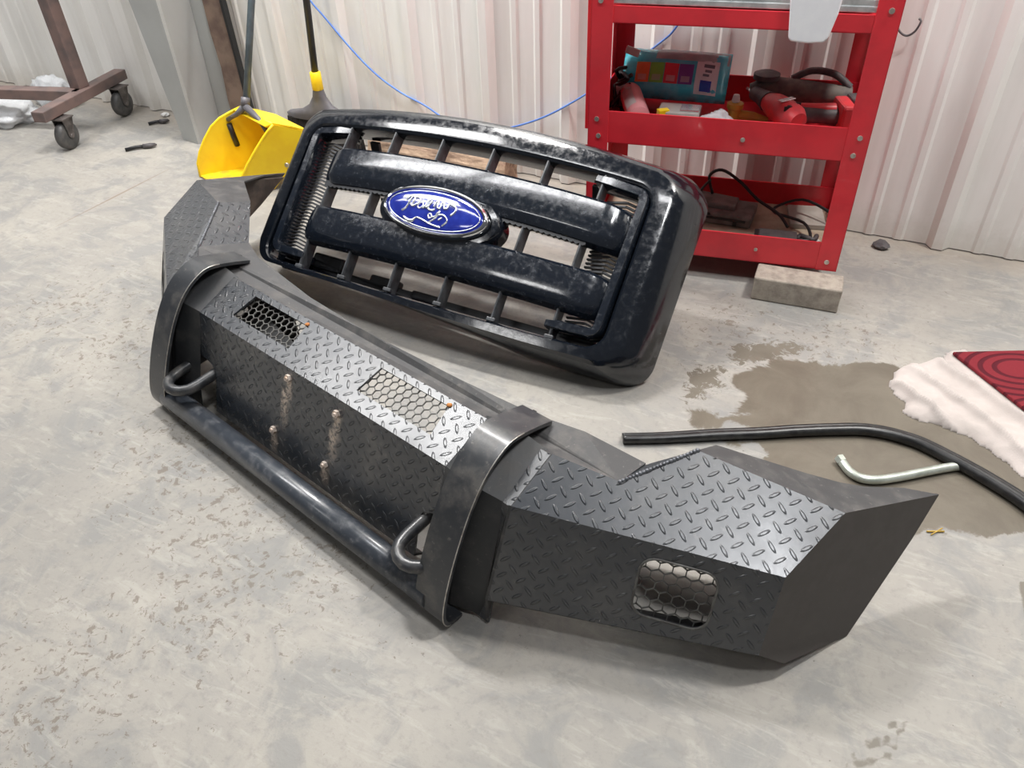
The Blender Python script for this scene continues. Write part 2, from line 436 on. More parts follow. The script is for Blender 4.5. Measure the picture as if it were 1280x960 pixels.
# ------------------------------------------------------------------ floor
def seg_dist(X, Y, a, b):
    ax, ay = a; bx, by = b; dx, dy = bx-ax, by-ay
    t = np.clip(((X-ax)*dx + (Y-ay)*dy) / (dx*dx+dy*dy+1e-12), 0, 1)
    return np.hypot(X-ax-t*dx, Y-ay-t*dy)
def poly_sd(X, Y, poly):
    d = np.full(X.shape, 1e9); inside = np.zeros(X.shape, bool); n = len(poly)
    for i in range(n):
        a = poly[i]; b = poly[(i+1) % n]
        d = np.minimum(d, seg_dist(X, Y, a, b))
        c = ((a[1] > Y) != (b[1] > Y)) & (X < (b[0]-a[0])*(Y-a[1])/((b[1]-a[1])+1e-12)+a[0])
        inside ^= c
    return np.where(inside, -d, d)
def lin(a, b, s): return list(np.arange(a, b, s))
xs = np.array([-9, -6, -4.8] + lin(-4.2, -1.3, .014) + lin(-1.3, .62, .007) + [.65, .8, 1.0, 1.5, 3, 6])
ys = np.array([-4, -2, -.8] + lin(-.2, .5, .014) + lin(.5, 2.0, .007) + lin(2.0, 2.5, .012) + [2.55])
GX, GY = np.meshgrid(xs, ys)
nx, ny = len(xs), len(ys)
verts = np.stack([GX.ravel(), GY.ravel(), np.zeros(GX.size)], 1)
me = bpy.data.meshes.new('floor')
nf = (nx-1)*(ny-1)
me.vertices.add(len(verts)); me.vertices.foreach_set('co', verts.ravel())
i, j = np.meshgrid(np.arange(nx-1), np.arange(ny-1)); a = (j*nx+i).ravel()
quads = np.stack([a, a+1, a+1+nx, a+nx], 1)
me.loops.add(nf*4); me.loops.foreach_set('vertex_index', quads.ravel().astype(np.int32))
me.polygons.add(nf); me.polygons.foreach_set('loop_start', np.arange(0, nf*4, 4, dtype=np.int32))
try: me.polygons.foreach_set('loop_total', np.full(nf, 4, dtype=np.int32))
except Exception: pass
me.update(calc_edges=True)
FX, FY = GX.ravel(), GY.ravel()
wetpoly = [(-.20, 1.62), (-.13, 1.70), (-.05, 1.725), (.067, 1.775), (.14, 1.775), (.3, 1.85), (.75, 2.0), (.75, 1.45), (.4, 1.325), (.291, 1.262), (.221, 1.244), (.13, 1.19), (.02, 1.20), (-.05, 1.27), (-.12, 1.32), (-.19, 1.325), (-.261, 1.371), (-.285, 1.41), (-.22, 1.44), (-.18, 1.47), (-.20, 1.53), (-.23, 1.57)]
wet = poly_sd(FX, FY, wetpoly)
for (cx, cy, r) in ((-.205, 1.50, .030), (-.255, 1.46, .022), (-.165, 1.385, .020), (-.12, 1.335, .018)):
    wet = np.maximum(wet, r - np.hypot(FX-cx, FY-cy))
splash = np.full(FX.shape, 1e3)
for poly in ([(-.245, 1.64), (-.19, 1.655), (-.13, 1.71), (-.10, 1.775), (-.135, 1.79), (-.20, 1.74), (-.26, 1.70)], [(-.30, 1.44), (-.24, 1.54), (-.27, 1.60), (-.33, 1.55)]):
    splash = np.minimum(splash, poly_sd(FX, FY, poly))
for a_, b_, wd in (((-.36, 1.60), (-.26, 1.38), .035), ((-.30, 1.72), (-.22, 1.60), .03), ((-.31, 1.84), (-.15, 1.80), .028)):
    splash = np.minimum(splash, seg_dist(FX, FY, a_, b_) - wd + .055)
# boot print near the camera: ladder of lugs
prn = np.full(FX.shape, 1e3)
def pxz(px, py):  # picture frame of the print -> floor, a local affine fit
    u = (px - 1110) / 50.0; v = (py - 905) / 50.0
    return (.211 + .040*u - .030*v + .003*v, .808 + .0265*u - .078*v)
for pl in ([(1112, 900), (1120, 902), (1128, 911), (1118, 912), (1110, 908)], [(1134, 905), (1146, 905), (1144, 912), (1135, 912)], [(1134, 915), (1148, 915), (1148, 921), (1136, 921)],
           [(1098, 930), (1106, 920), (1116, 926), (1128, 941), (1116, 936), (1104, 938)], [(1118, 920), (1133, 925), (1137, 938), (1130, 934)], [(1089, 922), (1094, 922), (1092, 933), (1088, 934)],
           [(1143, 925), (1150, 930), (1154, 936), (1148, 935)], [(1140, 936), (1152, 938), (1158, 945), (1146, 942)], [(1140, 946), (1154, 950), (1160, 957), (1142, 954)],
           [(1096, 951), (1106, 953), (1107, 962), (1099, 962)], [(1108, 951), (1120, 951), (1124, 962), (1110, 962)], [(1124, 953), (1135, 953), (1137, 962), (1126, 962)], [(1080, 941), (1086, 938), (1088, 946), (1082, 948)], [(1082, 954), (1090, 952), (1086, 962), (1080, 962)]):
    prn = np.minimum(prn, poly_sd(FX, FY, [pxz(*p) for p in pl]))
for a_, b_ in (((.40, 1.19), (.41, 1.10)), ((.43, 1.16), (.44, 1.08))):
    prn = np.minimum(prn, seg_dist(FX, FY, a_, b_) - .008)
grit = np.full(FX.shape, 1e3)
for (cx, cy, r) in ((-.95, .53, .10), (-1.03, .245, .09), (-1.06, .33, .05), (-1.04, .68, .10), (-1.30, .86, .12), (-.93, .62, .08), (-.80, .68, .07), (-1.75, 1.05, .09), (-.98, .80, .06), (-1.25, .75, .07), (-2.05, 1.12, .10), (-.28, 1.78, .06), (-.05, 1.85, .05)):
    grit = np.minimum(grit, np.hypot(FX-cx, FY-cy) - r)
grit = np.clip(grit*.35 + .0, -.02, .5)
crack = np.minimum(np.minimum(seg_dist(FX, FY, (-2.43, -3), (-2.53, 2.25)), seg_dist(FX, FY, (-2.53, 2.25), (-2.62, 2.45)) + .001), seg_dist(FX, FY, (-2.54, 2.10), (-2.85, 2.28)) + .002)
edge = 2.44 - FY
edge = np.where(FX < -1.0, edge * .55, edge)
for nm, arr in (('wet', wet), ('splash', splash), ('print', prn), ('grit', grit), ('crack', crack), ('edge', edge)):
    at = me.attributes.new(nm, 'FLOAT', 'POINT'); at.data.foreach_set('value', arr.astype(np.float32))
me.materials.append(M['floor'])
fl = bpy.data.objects.new('floor', me); col.objects.link(fl); tag(fl, kind='structure')

# ------------------------------------------------------------------ corrugated steel wall
WY = 2.46
def rib_profile():
    pts = []
    L0, L1 = -6.4, 2.8
    ribs = []
    x = -3.405
    while x > L0: ribs.append(x); x -= .31
    ribs += [-3.095, -2.785]
    x = .165
    while x > -2.6: ribs.append(x); x -= .305
    x = .165 + .305
    while x < L1: ribs.append(x); x += .305
    ribs = sorted(ribs)
    for k, x in enumerate(ribs):
        pts += [(x-.030, 0), (x-.012, -.026), (x+.016, -.026), (x+.034, 0)]
        nxt = ribs[k+1] if k+1 < len(ribs) else x+.305
        g = nxt - x
        if g > .2:
            for t in (.36, .64):
                c = x + g*t
                pts += [(c-.016, 0), (c-.008, -.0055), (c+.008, -.0055), (c+.016, 0)]
    return pts
mb = MB(); prof = rib_profile()
prof = [(-6.6, 0)] + prof + [(3.0, 0)]
zs = [0.0, .35, .8, 1.4, 2.2, 3.2]
R_ = []
for z in zs: R_.append([Vector((x, WY + y, z + (.004 if z == 0 else 0))) for x, y in prof])
mb.loft(R_, closed=False)
wl = mb.build('wall_back', M['wall'], fixn=False); tag(wl, kind='structure')
mod = wl.modifiers.new('thickness', 'SOLIDIFY'); mod.thickness = .0012; mod.offset = 0

# ------------------------------------------------------------------ building column
c0 = empty('steel_column', (-2.66, 2.2, 0), (0, 0, 0), 'grey tapered steel building column standing against the white corrugated wall', 'column')
def cl(pts): return [Vector(p) - Vector((-2.66, 2.2, 0)) for p in pts]
mb = MB()
mb.loft([cl([(-2.695, 2.225, 0), (-2.598, 2.21, 0), (-2.594, 2.222, 0), (-2.691, 2.237, 0)]),
         cl([(-2.745, 2.205, .55), (-2.580, 2.19, .55), (-2.576, 2.202, .55), (-2.741, 2.217, .55)]),
         cl([(-2.86, 2.15, 2.4), (-2.55, 2.13, 2.4), (-2.55, 2.142, 2.4), (-2.86, 2.162, 2.4)])], capa=True, capb=True)
mb.build('front_flange', M['column'], c0)
mb = MB()
mb.loft([cl([(-2.604, 2.222, 0), (-2.650, 2.40, 0), (-2.662, 2.40, 0), (-2.616, 2.222, 0)]),
         cl([(-2.586, 2.202, .55), (-2.640, 2.40, .55), (-2.652, 2.40, .55), (-2.598, 2.202, .55)]),
         cl([(-2.56, 2.142, 2.4), (-2.62, 2.40, 2.4), (-2.632, 2.40, 2.4), (-2.572, 2.142, 2.4)])], capa=True, capb=True)
mb.build('web', M['column'], c0)
mb = MB()
mb.loft([cl([(-2.75, 2.402, z), (-2.565, 2.402, z), (-2.565, 2.414, z), (-2.75, 2.414, z)]) for z in (0, 1.2, 2.4)], capa=True, capb=True)
mb.build('rear_flange', M['column'], c0)

# weathered plank leaning beside the column
pk = empty('wooden_plank', (-2.50, 2.40, 0), (0, 0, 0), 'weathered brown plank leaning on the wall between the grey column and the dustpan', 'plank')
mb = MB()
R_ = []
for k in range(9):
    z = k*.13; w2 = .05 + .006*math.sin(k*2.3)
    R_.append([Vector((-w2 - .012*k*.3, -.014+.002*k, z)), Vector((w2 - .012*k*.3, -.014+.002*k, z)), Vector((w2-.012*k*.3, .006+.002*k, z)), Vector((-w2-.012*k*.3, .006+.002*k, z))])
mb.loft(R_, capa=True, capb=True); mb.build('board', M['wood'], pk)
mb = MB(); mb.loft([[Vector((.052 + .002*math.sin(z*9) - .028*z, -.020, z)), Vector((.064 - .028*z, -.020, z)), Vector((.064 - .028*z, .004, z)), Vector((.052 - .028*z, .004, z))] for z in (0, .3, .6, 1.04)], capa=True, capb=True)
mb.build('edge_strip', M['blackplastic'], pk)

# ------------------------------------------------------------------ rolling steel stand, far left
st = empty('rolling_stand', (-3.15, 2.15, 0), (0, 0, 0), 'brown square steel tube stand on two black casters by the left end of the wall', 'stand')
off = Vector((-3.15, 2.15, 0))
def sl(p): return Vector(p) - off
mb = MB(); mb.bar(sl((-3.082, 1.895, .152)), sl((-3.222, 2.432, .152)), .056, .042, bev=.003)
mb.bar(sl((-3.082, 1.893, .152)), sl((-3.0825, 1.8945, .152)), .046, .032)
mb.build('foot_rail', M['stand'], st)
mb = MB(); mb.bar(sl((-3.150, 2.16, .152)), sl((-4.35, 1.80, .152)), .056, .042, bev=.003); mb.build('cross_rail', M['stand'], st)
mb = MB(); mb.bar(sl((-3.182, 2.185, .172)), sl((-3.182, 2.185, 1.9)), .060, .052, (0, 1, 0), bev=.003); mb.build('post', M['stand'], st)
mb = MB(); mb.bar(sl((-4.30, 1.58, .152)), sl((-4.44, 2.11, .152)), .056, .042, bev=.003); mb.build('foot_rail', M['stand'], st)
def caster(x, y, ang):
    c = bpy.data.objects.new('caster', None); col.objects.link(c); c.parent = st; c.location = sl((x, y, 0)); c.rotation_euler = (0, 0, ang)
    m = MB(); m.lathe([(.012, -.019), (.044, -.019), (.053, -.013), (.055, 0), (.053, .013), (.044, .019), (.012, .019)], (0, 0, .055), 'x', 28)
    m.build('wheel', M['wheel'], c)
    m = MB()
    for s in (-1, 1):
        m.prism([(-.014, .055), (0, .040), (.014, .055), (.036, .122), (-.022, .122)], s*.023, s*.026, 'yz')
    m.box((0, .006, .1245), (.062, .066, .005)); m.lathe([(.008, -.030), (.008, .030)], (0, 0, .055), 'x', 10)
    m.build('caster_fork', M['caster'], c)
    return c
caster(-3.070, 1.975, .22); caster(-3.165, 2.345, .15)
c3 = caster(-4.31, 1.66, .4); c4 = caster(-4.42, 2.05, .2)

# crumpled clear bags left
def crumple(name, c, s, mat, seed, label, cat, amp=.22):
    bm = bmesh.new(); bmesh.ops.create_icosphere(bm, subdivisions=4, radius=1)
    for v in bm.verts:
        n = noise.fractal(v.co*1.6 + Vector((seed, seed*2, 0)), .8, 2, 4) * amp
        rdg = abs(noise.noise(v.co*4 + Vector((seed, 0, 0)))) * amp*.8
        v.co *= 1 + n - rdg
        v.co = Vector((v.co.x*s[0], v.co.y*s[1], max(v.co.z, -.55)*s[2]))
    zmin = min(v.co.z for v in bm.verts)
    for v in bm.verts: v.co.z -= zmin
    for f in bm.faces: f.smooth = True
    me = bpy.data.meshes.new(name); bm.to_mesh(me); bm.free(); me.materials.append(mat)
    o = bpy.data.objects.new(name, me); o.location = c; col.objects.link(o)
    return tag(o, label, cat)
crumple('plastic_bag', (-3.64, 2.10, 0), (.17, .12, .055), M['bag'], 3, 'crumpled clear plastic bag on the floor at the left picture edge below the stand rail', 'bag')
crumple('plastic_bag', (-3.60, 2.33, 0), (.13, .06, .085), M['bag'], 8, 'crumpled clear plastic bag behind the stand rail against the wall', 'bag')

# small debris near the column
def plier(name, loc, rz, label, s=1.0):
    e = empty(name, loc, (0, 0, rz), label, 'tool')
    m = MB(); m.tube([(-.07*s, -.004, .008), (-.03*s, .006, .010), (0, .004, .010)], .007, 8); m.build('handle', M['blackplastic'], e)
    m = MB(); m.tube([(0, .004, .010), (.03*s, -.004, .012), (.05*s, .010, .008)], [.010, .009, .004], 8)
    m.tube([(0, .004, .010), (.025*s, .016, .010), (.045*s, .022, .008)], [.009, .006, .003], 8); m.build('jaw', M['toolgrey'], e)
    return e
plier('hand_tool', (-2.775, 2.085, 0), .75, 'small dark hand tool lying on the floor left of the column foot')
plier('metal_scrap', (-2.93, 2.325, 0), .7, 'small dark metal scrap at the wall foot left of the column', .7)
def pebble(name, loc, r, mat, label, seed):
    bm = bmesh.new(); bmesh.ops.create_icosphere(bm, subdivisions=2, radius=r)
    for v in bm.verts:
        v.co *= 1 + .35*noise.noise(v.co/r*1.3 + Vector((seed, 0, 0))); v.co.z *= .45
    zm = min(v.co.z for v in bm.verts)
    for v in bm.verts: v.co.z -= zm
    me = bpy.data.meshes.new(name); bm.to_mesh(me); bm.free(); me.materials.append(mat)
    o = bpy.data.objects.new(name, me); o.location = loc; col.objects.link(o); return tag(o, label, 'debris')
pebble('stone_chip', (.015, 2.388, 0), .024, M['toolgrey'], 'dark flat stone chip at the wall foot right of the red cart', 2)
pebble('paper_scrap', (-2.985, 2.405, 0), .018, M['paper'], 'white paper scrap at the wall foot left of the column', 5)

# ------------------------------------------------------------------ dustpan
pa = Vector((-2.345, 1.962, 0)); pe = Vector((.105, .1173, 0)); pe = Vector((.668, .744, 0)).normalized()
pw = Vector((.235, -.092, 0)).normalized(); PWD = .252
dp = empty('lobby_dustpan', pa, (0, 0, 0), 'yellow upright lobby dustpan with a grey handle standing behind the bumper', 'dustpan')
def pl_(s, t, z): return pe*s + pw*t + Vector((0, 0, z))
front = [(0, .004), (.004, .055), (.022, .095), (.050, .138), (.085, .180), (.122, .206), (.165, .222), (.20, .233)]
sidep = front + [(.318, .186), (.25, .105), (.20, .045), (.157, .004)]
near = [(.012, .004), (.030, .034), (.058, .074), (.086, .112), (.118, .150), (.150, .186), (.178, .214), (.20, .233)]
def side_panel(t0, t1, fr):
    sp_ = fr + sidep[len(front):]
    m = MB(); A = [m.bm.verts.new(pl_(s, t0, z)) for s, z in sp_]; B = [m.bm.verts.new(pl_(s, t1, z)) for s, z in sp_]
    m.face(A[::-1]); m.face(B)
    for k in range(len(A)): j = (k+1) % len(A); m.face((A[k], A[j], B[j], B[k]))
    return m
side_panel(0, .005, front).build('side_panel', M['yellow'], dp); side_panel(PWD-.005, PWD, near).build('side_panel', M['yellow'], dp)
def strip(m, prof, t0, t1, th=.005):
    rings = []
    pr_ = [Vector((s, 0, z)) for s, z in prof]
    for i, p in enumerate(pr_):
        a = pr_[max(i-1, 0)]; b = pr_[min(i+1, len(pr_)-1)]; d = (b-a).normalized(); n = Vector((-d.z, 0, d.x))
        q = p + n*th
        rings.append([pl_(p.x, t0, p.z), pl_(p.x, t1, p.z), pl_(q.x, t1, q.z), pl_(q.x, t0, q.z)])
    m.loft(rings, capa=True, capb=True)
m = MB(); strip(m, [(0, .004), (.07, .008), (.157, .004), (.20, .045), (.25, .105), (.318, .186)], .004, PWD-.004); m.build('pan_body', M['yellow_in'], dp)
m = MB(); strip(m, [(.318, .186), (.26, .212), (.20, .233), (.175, .226)][::-1], .003, PWD-.003); m.build('top_panel', M['yellow'], dp)
m = MB()
m.tube([pl_(s, 0.0, z) for s, z in front], .0055, 8); m.tube([pl_(s, PWD, z) for s, z in near], .0055, 8)
m.tube([pl_(.20, t, .233) for t in (0, .08, .16, PWD)], .006, 8); m.build('rim', M['yellow'], dp)
m = MB(); m.tube([pl_(.155, .012, .10), pl_(.150, .012, .135), pl_(.145, .012, .185)], .010, 8); m.build('slot', M['blackplastic'], dp)
m = MB(); m.lathe([(.008, -.004), (.008, .004), (.004, .006)], pl_(.215, PWD+.003, .085), 'y', 12); m.build('rivet', M['bolt'], dp)
m = MB()
hb = pl_(.185, PWD*.36, .262)
m.tube([pl_(.145, .010, .200), pl_(.165, .05, .226), hb], [.008, .009, .014], 10)
m.tube([pl_(.185, PWD-.03, .205), pl_(.19, PWD-.08, .232), hb], [.008, .009, .014], 10)
m.build('bracket', M['grey_plastic'], dp)
m = MB(); hd = Vector((-2.16, 2.44, 1.02)) - pa
m.tube([hb - Vector((0, 0, .012)), hb + (hd-hb)*.5, hd], .0125, 12); m.build('handle', M['greyblue'], dp)
m = MB(); m.tube([hb, hb + (hd-hb)*.035], .016, 12); m.build('ferrule', M['grey_plastic'], dp)

# ------------------------------------------------------------------ broom
BX, BY = -2.0, 2.31
br = empty('push_broom', (BX, BY, 0), (0, 0, .12), 'black broom with a yellow collar standing upright by the wall behind the grille', 'broom')
m = MB()
prof = [(.155, .152), (.158, .166), (.140, .176), (.085, .185), (.050, .205), (.028, .235), (.020, .262)]
rings = []
for hx, z in prof:
    ty = .020 if z > .2 else .028
    rings.append([Vector((hx*math.cos(t)*(1 if abs(math.cos(t)) < .99 else 1), ty*math.sin(t), z)) for t in [2*PI*k/24 for k in range(24)]])
m.loft(rings, capa=True, capb=True, smooth=True); m.build('head', M['grey_plastic'], br, auto=40)
m = MB()
rnd = random.Random(3)
for k in range(64):
    for r in range(3):
        t = (k + rnd.random()*.6)/64*2-1; y = (r-1)*.013 + rnd.uniform(-.003, .003)
        m.tube([(t*.148, y, .156), (t*.162 + rnd.uniform(-.004, .004), y*1.5, .005 + rnd.random()*.01)], .0032, 4, smooth=False)
m.box((0, 0, .10), (.29, .030, .11)); m.build('bristles', M['dark'], br)
m = MB(); m.lathe([(.019, .262), (.021, .264), (.020, .325), (.017, .327)], (0, 0, 0), 'z', 20); m.build('collar', M['yellow'], br)
m = MB(); m.tube([(0, 0, .32), (.004, .05, .8), (.006, .12, 1.35)], .0125, 12); m.build('handle', M['blackplastic'], br)

# ------------------------------------------------------------------ log and cable on the wall
m = MB()
rings = []; L = 26
for k in range(L+1):
    x = -1.80 + .58*k/L; rings.append([])
    taper = 1.0 if 0 < k < L else .82
    for a in range(20):
        t = 2*PI*a/20; r = .066*taper*(1 + .30*noise.noise(Vector((x*5, math.cos(t)*1.4, math.sin(t)*1.4))) + .10*noise.noise(Vector((x*18, math.cos(t)*4, math.sin(t)*4))))
        rings[-1].append(Vector((x + (.02*noise.noise(Vector((math.cos(t)*2, math.sin(t)*2, 4))) if k in (0, L) else 0), 2.345 + r*math.cos(t), max(.001, .064 + r*math.sin(t)))))
m.loft(rings, capa=True, capb=True, smooth=False)
lg = m.build('firewood_log', M['log']); tag(lg, 'rough brown split log lying along the wall foot behind the grille', 'log')
cab = [(-2.20, 2.433, .70), (-2.066, 2.432, .54), (-2.016, 2.431, .49), (-1.903, 2.431, .376), (-1.809, 2.43, .30), (-1.711, 2.43, .248), (-1.611, 2.43, .213), (-1.52, 2.43, .170), (-1.41, 2.43, .150), (-1.289, 2.43, .172), (-1.188, 2.43, .208), (-1.096, 2.43, .254), (-.992, 2.43, .321), (-.87, 2.43, .41), (-.736, 2.43, .517), (-.69, 2.43, .57), (-.60, 2.43, .72)]
cab = [(x, 2.4285, z) for x, y, z in cab]
m = MB(); m.tube(smooth_pts(cab, 5), .0034, 6); cb = m.build('network_cable', M['cable']); tag(cb, 'thin blue cable drooping across the white wall from broom to red cart', 'cable')
m = MB(); m.tube(smooth_pts([(-.10, 2.43, .615), (-.085, 2.425, .600), (-.068, 2.425, .594), (-.052, 2.425, .606), (-.044, 2.425, .63), (-.05, 2.43, .636)], 5), .0028, 6)
hk = m.build('wire_hook', M['toolgrey']); tag(hk, 'small curled dark wire on the wall right of the red cart', 'wire')

# ------------------------------------------------------------------ red tool cart
PSI = math.radians(10)
CART0 = Vector((-.078, 2.06, 0))
ct = empty('tool_cart', CART0, (0, 0, PSI), 'red steel shelf cart with bolted posts loaded with tools by the right wall', 'cart')
CW, CD = .705, .372   # width to the left, depth to the wall
def post(x, y, sx, sy):
    m = MB()
    m.box((x + sx*.0275, y + sy*.0015, .735), (.055, .003, 1.33), bev=.0008)
    m.box((x + sx*.0015, y + sy*.0275, .735), (.003, .055, 1.33), bev=.0008)
    o = m.build('post', M['red'], ct)
    if y < .1:
        for z in (.098, .40, .445, .735):
            m = MB(); m.lathe([(.0065, -.0035), (.0065, -.001), (.0035, .0)], (x + sx*(.024 if int(z*1000) % 2 else .030), y - .001, z), 'y', 10); m.build('bolt', M['bolt'], o)
    return o
post(0, 0, -1, 1); post(-CW, 0, 1, 1); post(0, CD, -1, -1); post(-CW, CD, 1, -1)
def shelf(z0, z1, name='shelf'):
    """tray: floor at z0+, lips z0..z1"""
    m = MB(); x0, x1 = -CW+.006, -.006
    m.box(((x0+x1)/2, CD/2, z0+.012), (x1-x0, CD-.012, .003))
    o = m.build(name, M['red'], ct)
    for nm, c, s in (('lip', ((x0+x1)/2, .0055, (z0+z1)/2), (x1-x0-.085, .004, z1-z0)), ('lip', ((x0+x1)/2, CD-.0055, (z0+z1)/2), (x1-x0-.085, .004, z1-z0)),
                     ('lip', (x0+.003, CD/2, (z0+z1)/2), (.004, CD-.012, z1-z0)), ('lip', (x1-.003, CD/2, (z0+z1)/2), (.004, CD-.012, z1-z0))):
        q = MB(); q.box(c, s, bev=.001)
        if s[1] < .01:
            q.box((c[0], c[1] + (.003 if c[1] < .1 else -.003), z0+.002), (s[0], .010, .004), bev=.001)
            q.box((c[0], c[1] + .002*(1 if c[1] < .1 else -1), c[2]), (x1-x0, .003, s[2]-.002))
        q.build(nm, M['red'], o)
    return o
s1 = shelf(.070, .152); s2 = shelf(.380, .466); s3 = shelf(.683, .724)
m = MB(); m.box((-CW/2, CD/2, .733), (CW-.075, CD-.02, .014), bev=.002); m.box((-CW/2, .014, .742), (CW-.085, .004, .022), bev=.001); m.box((-CW/2, .020, .755), (CW-.09, .012, .003)); m.build('top_tray', M['galv'], ct)
m = MB(); m.box((-CW-.010, .16, .90), (.014, .24, 1.0), bev=.002); m.build('side_panel', M['red'], ct)
m = MB(); m.lathe([(.006, -.003), (.006, 0)], (-.30, 0, .418), 'y', 10); m.build('hole_plug', M['bolt'], ct)
m = MB(); m.lathe([(.005, -.003), (.005, 0)], (-.22, 0, .112), 'y', 10); m.build('hole_plug', M['bolt'], ct)
# mid tray liner
m = MB(); m.box((-CW/2, CD/2, .0845), (CW-.03, CD-.03, .002)); m.build('liner', M['cardboard'], ct)
def onc(x, y, z=0):
    c, s = math.cos(PSI), math.sin(PSI)
    return CART0 + Vector((x*c - y*s, x*s + y*c, z))
# concrete blocks the cart stands on
def cblock(loc, rz, label, sz=(.228, .085, .069)):
    m = MB(); m.box((0, 0, sz[2]/2), sz, bev=.004)
    bmesh.ops.subdivide_edges(m.bm, edges=m.bm.edges[:], cuts=2, use_grid_fill=True)
    for v in m.bm.verts: v.co += Vector([noise.noise(v.co*30 + Vector((k*7, rz, 0))) * .0018 for k in range(3)])
    zm = min(v.co.z for v in m.bm.verts)
    for v in m.bm.verts: v.co.z -= zm
    o = m.build('concrete_block', M['block'], None); o.location = loc; o.rotation_euler = (0, 0, rz); return tag(o, label, 'block', None)
cblock((-.163, 1.996, 0), .085, 'grey concrete block under the right front foot of the red cart')
cblock(tuple(onc(-.62, .045)), PSI, 'concrete block under the left front foot of the red cart, behind the grille corner', (.12, .15, .069))
cblock(tuple(onc(-.62, .315)), PSI, 'concrete block under the left rear foot of the red cart', (.12, .10, .069))
cblock(tuple(onc(-.06, .310)), PSI, 'concrete block under the right rear foot of the red cart', (.10, .12, .069))
# white hanging guard on the top tray
m = MB(); poly = [(-.250, .83), (-.243, .75), (-.234, .675), (-.228, .668), (-.19, .665), (-.156, .668), (-.147, .678), (-.136, .73), (-.128, .83)]
m.prism(poly, -.030, -.012, 'xz')
wh = m.build('white_cover', M['white']); wh.location = CART0; wh.rotation_euler = (0, 0, PSI)
bv = wh.modifiers.new('bevel', 'BEVEL'); bv.width = .005; bv.segments = 3
tag(wh, 'glossy white tapered cover hanging over the top rail of the red cart', 'cover')

# items on the middle shelf (floor of shelf z .3935)
SZ = .3940
def cobj(name, x, y, z=SZ, rz=0, label=None, cat=None, rx=0, ry=0):
    return empty(name, onc(x, y, z), (rx, ry, PSI + rz), label, cat)
# wipes pouch: a pillow shaped pack, lying back
e = cobj('wipes_pouch', -.515, .275, SZ, -.04, 'turquoise refill pouch with coloured squares lying on the middle shelf of the cart', 'pouch', rx=0)
m = MB(); rings = []
PH, PWx, PT = .135, .30, .095
tilt = math.radians(32)
def pouch_pt(u, v, side):
    th = (1-abs(u)**3)*(1-abs(v)**4)
    y = side*PT/2*th**.55 + .004*noise.noise(Vector((u*3, v*3, side)))
    x = u*PWx/2; z = v*PH/2
    zz = z*math.cos(tilt) - y*math.sin(tilt); yy = z*math.sin(tilt) + y*math.cos(tilt)
    return Vector((x, yy, zz + .088))
n1, n2 = 25, 13
for side in (-1, 1):
    grid = [[m.bm.verts.new(pouch_pt(-1+2*i/(n1-1), -1+2*j/(n2-1), side)) for i in range(n1)] for j in range(n2)]
    for j in range(n2-1):
        for i in range(n1-1): m.face((grid[j][i], grid[j][i+1], grid[j+1][i+1], grid[j+1][i]), smooth=True)
bmesh.ops.remove_doubles(m.bm, verts=m.bm.verts[:], dist=.0008)
m.build('pouch_body', M['bluepack'], e)
def patch(name, u0, u1, v0, v1, mat, lift=.0015, par=None, nu=5, nv=4):
    m = MB(); g = []
    for j in range(nv+1):
        row = []
        for i in range(nu+1):
            p = pouch_pt(u0+(u1-u0)*i/nu, v0+(v1-v0)*j/nv, -1); row.append(m.bm.verts.new(p + Vector((0, -lift*.85, lift*.6))))
        g.append(row)
    for j in range(nv):
        for i in range(nu): m.face((g[j][i], g[j][i+1], g[j+1][i+1], g[j+1][i]), smooth=True)
    return m.build(name, mat, par or e, fixn=False)
def flat(name, c, r=.4): return simple(name, c, tuple(x*.9 for x in c), r)
cols = [('orange', (.92, .28, .10)), ('green', (.24, .72, .12)), ('red', (.78, .06, .09)), ('purple', (.20, .08, .38))]
for k, (nm, c) in enumerate(cols):
    u = -.70 + k*.27
    p = patch('label_square', u, u+.26, -.50, .30, flat('label_'+nm, c)); 
    patch('label_picture', u+.05, u+.21, -.42, -.18, flat('label_pic_'+nm, tuple(min(1, x*.5+.35) for x in c)), .0022, p, 3, 2)
patch('label_panel', .42, .82, -.80, .50, flat('label_white', (.80, .86, .90)))
pp = patch('label_blue', .52, .72, -.70, -.28, flat('label_blue', (.03, .10, .55)), .0024)
for (u0, u1, v0, v1) in ((.55, .74, .22, .36), (.58, .70, .04, .14), (.55, .66, -.12, -.03)):
    patch('label_mark', u0, u1, v0, v1, flat('label_grey_mark', (.16, .20, .24)), .0024, None, 3, 2)
patch('film_top', -.35, .98, .45, .93, M['greypack'], .0018)
# pink roll / can, leaning forward
e = cobj('spray_can', -.605, .145, SZ, .35, 'pink cylindrical can with a white label lying at the left front of the middle shelf', 'can')
m = MB(); R0 = .031
def can_ring(r, d): return [Vector((r*math.cos(t), d*math.cos(.30)*1.0, R0 + .012 + r*math.sin(t) + d*.14)) for t in [2*PI*k/24 for k in range(24)]]
m.loft([can_ring(.020, -.078), can_ring(.030, -.074), can_ring(.031, -.06), can_ring(.031, .065), can_ring(.026, .082), can_ring(.012, .086)], capa=True, capb=True, smooth=True)
m.build('can_body', M['pink'], e, auto=35)
m = MB(); g = [[Vector((.0318*math.cos(t), d, R0 + .012 + .0318*math.sin(t) + d*.14)) for t in [math.radians(100 + 12*k) for k in range(6)]] for d in (-.05, 0.0, .045)]
m.loft(g, closed=False, smooth=True); m.build('can_label', M['paper'], e, fixn=False)
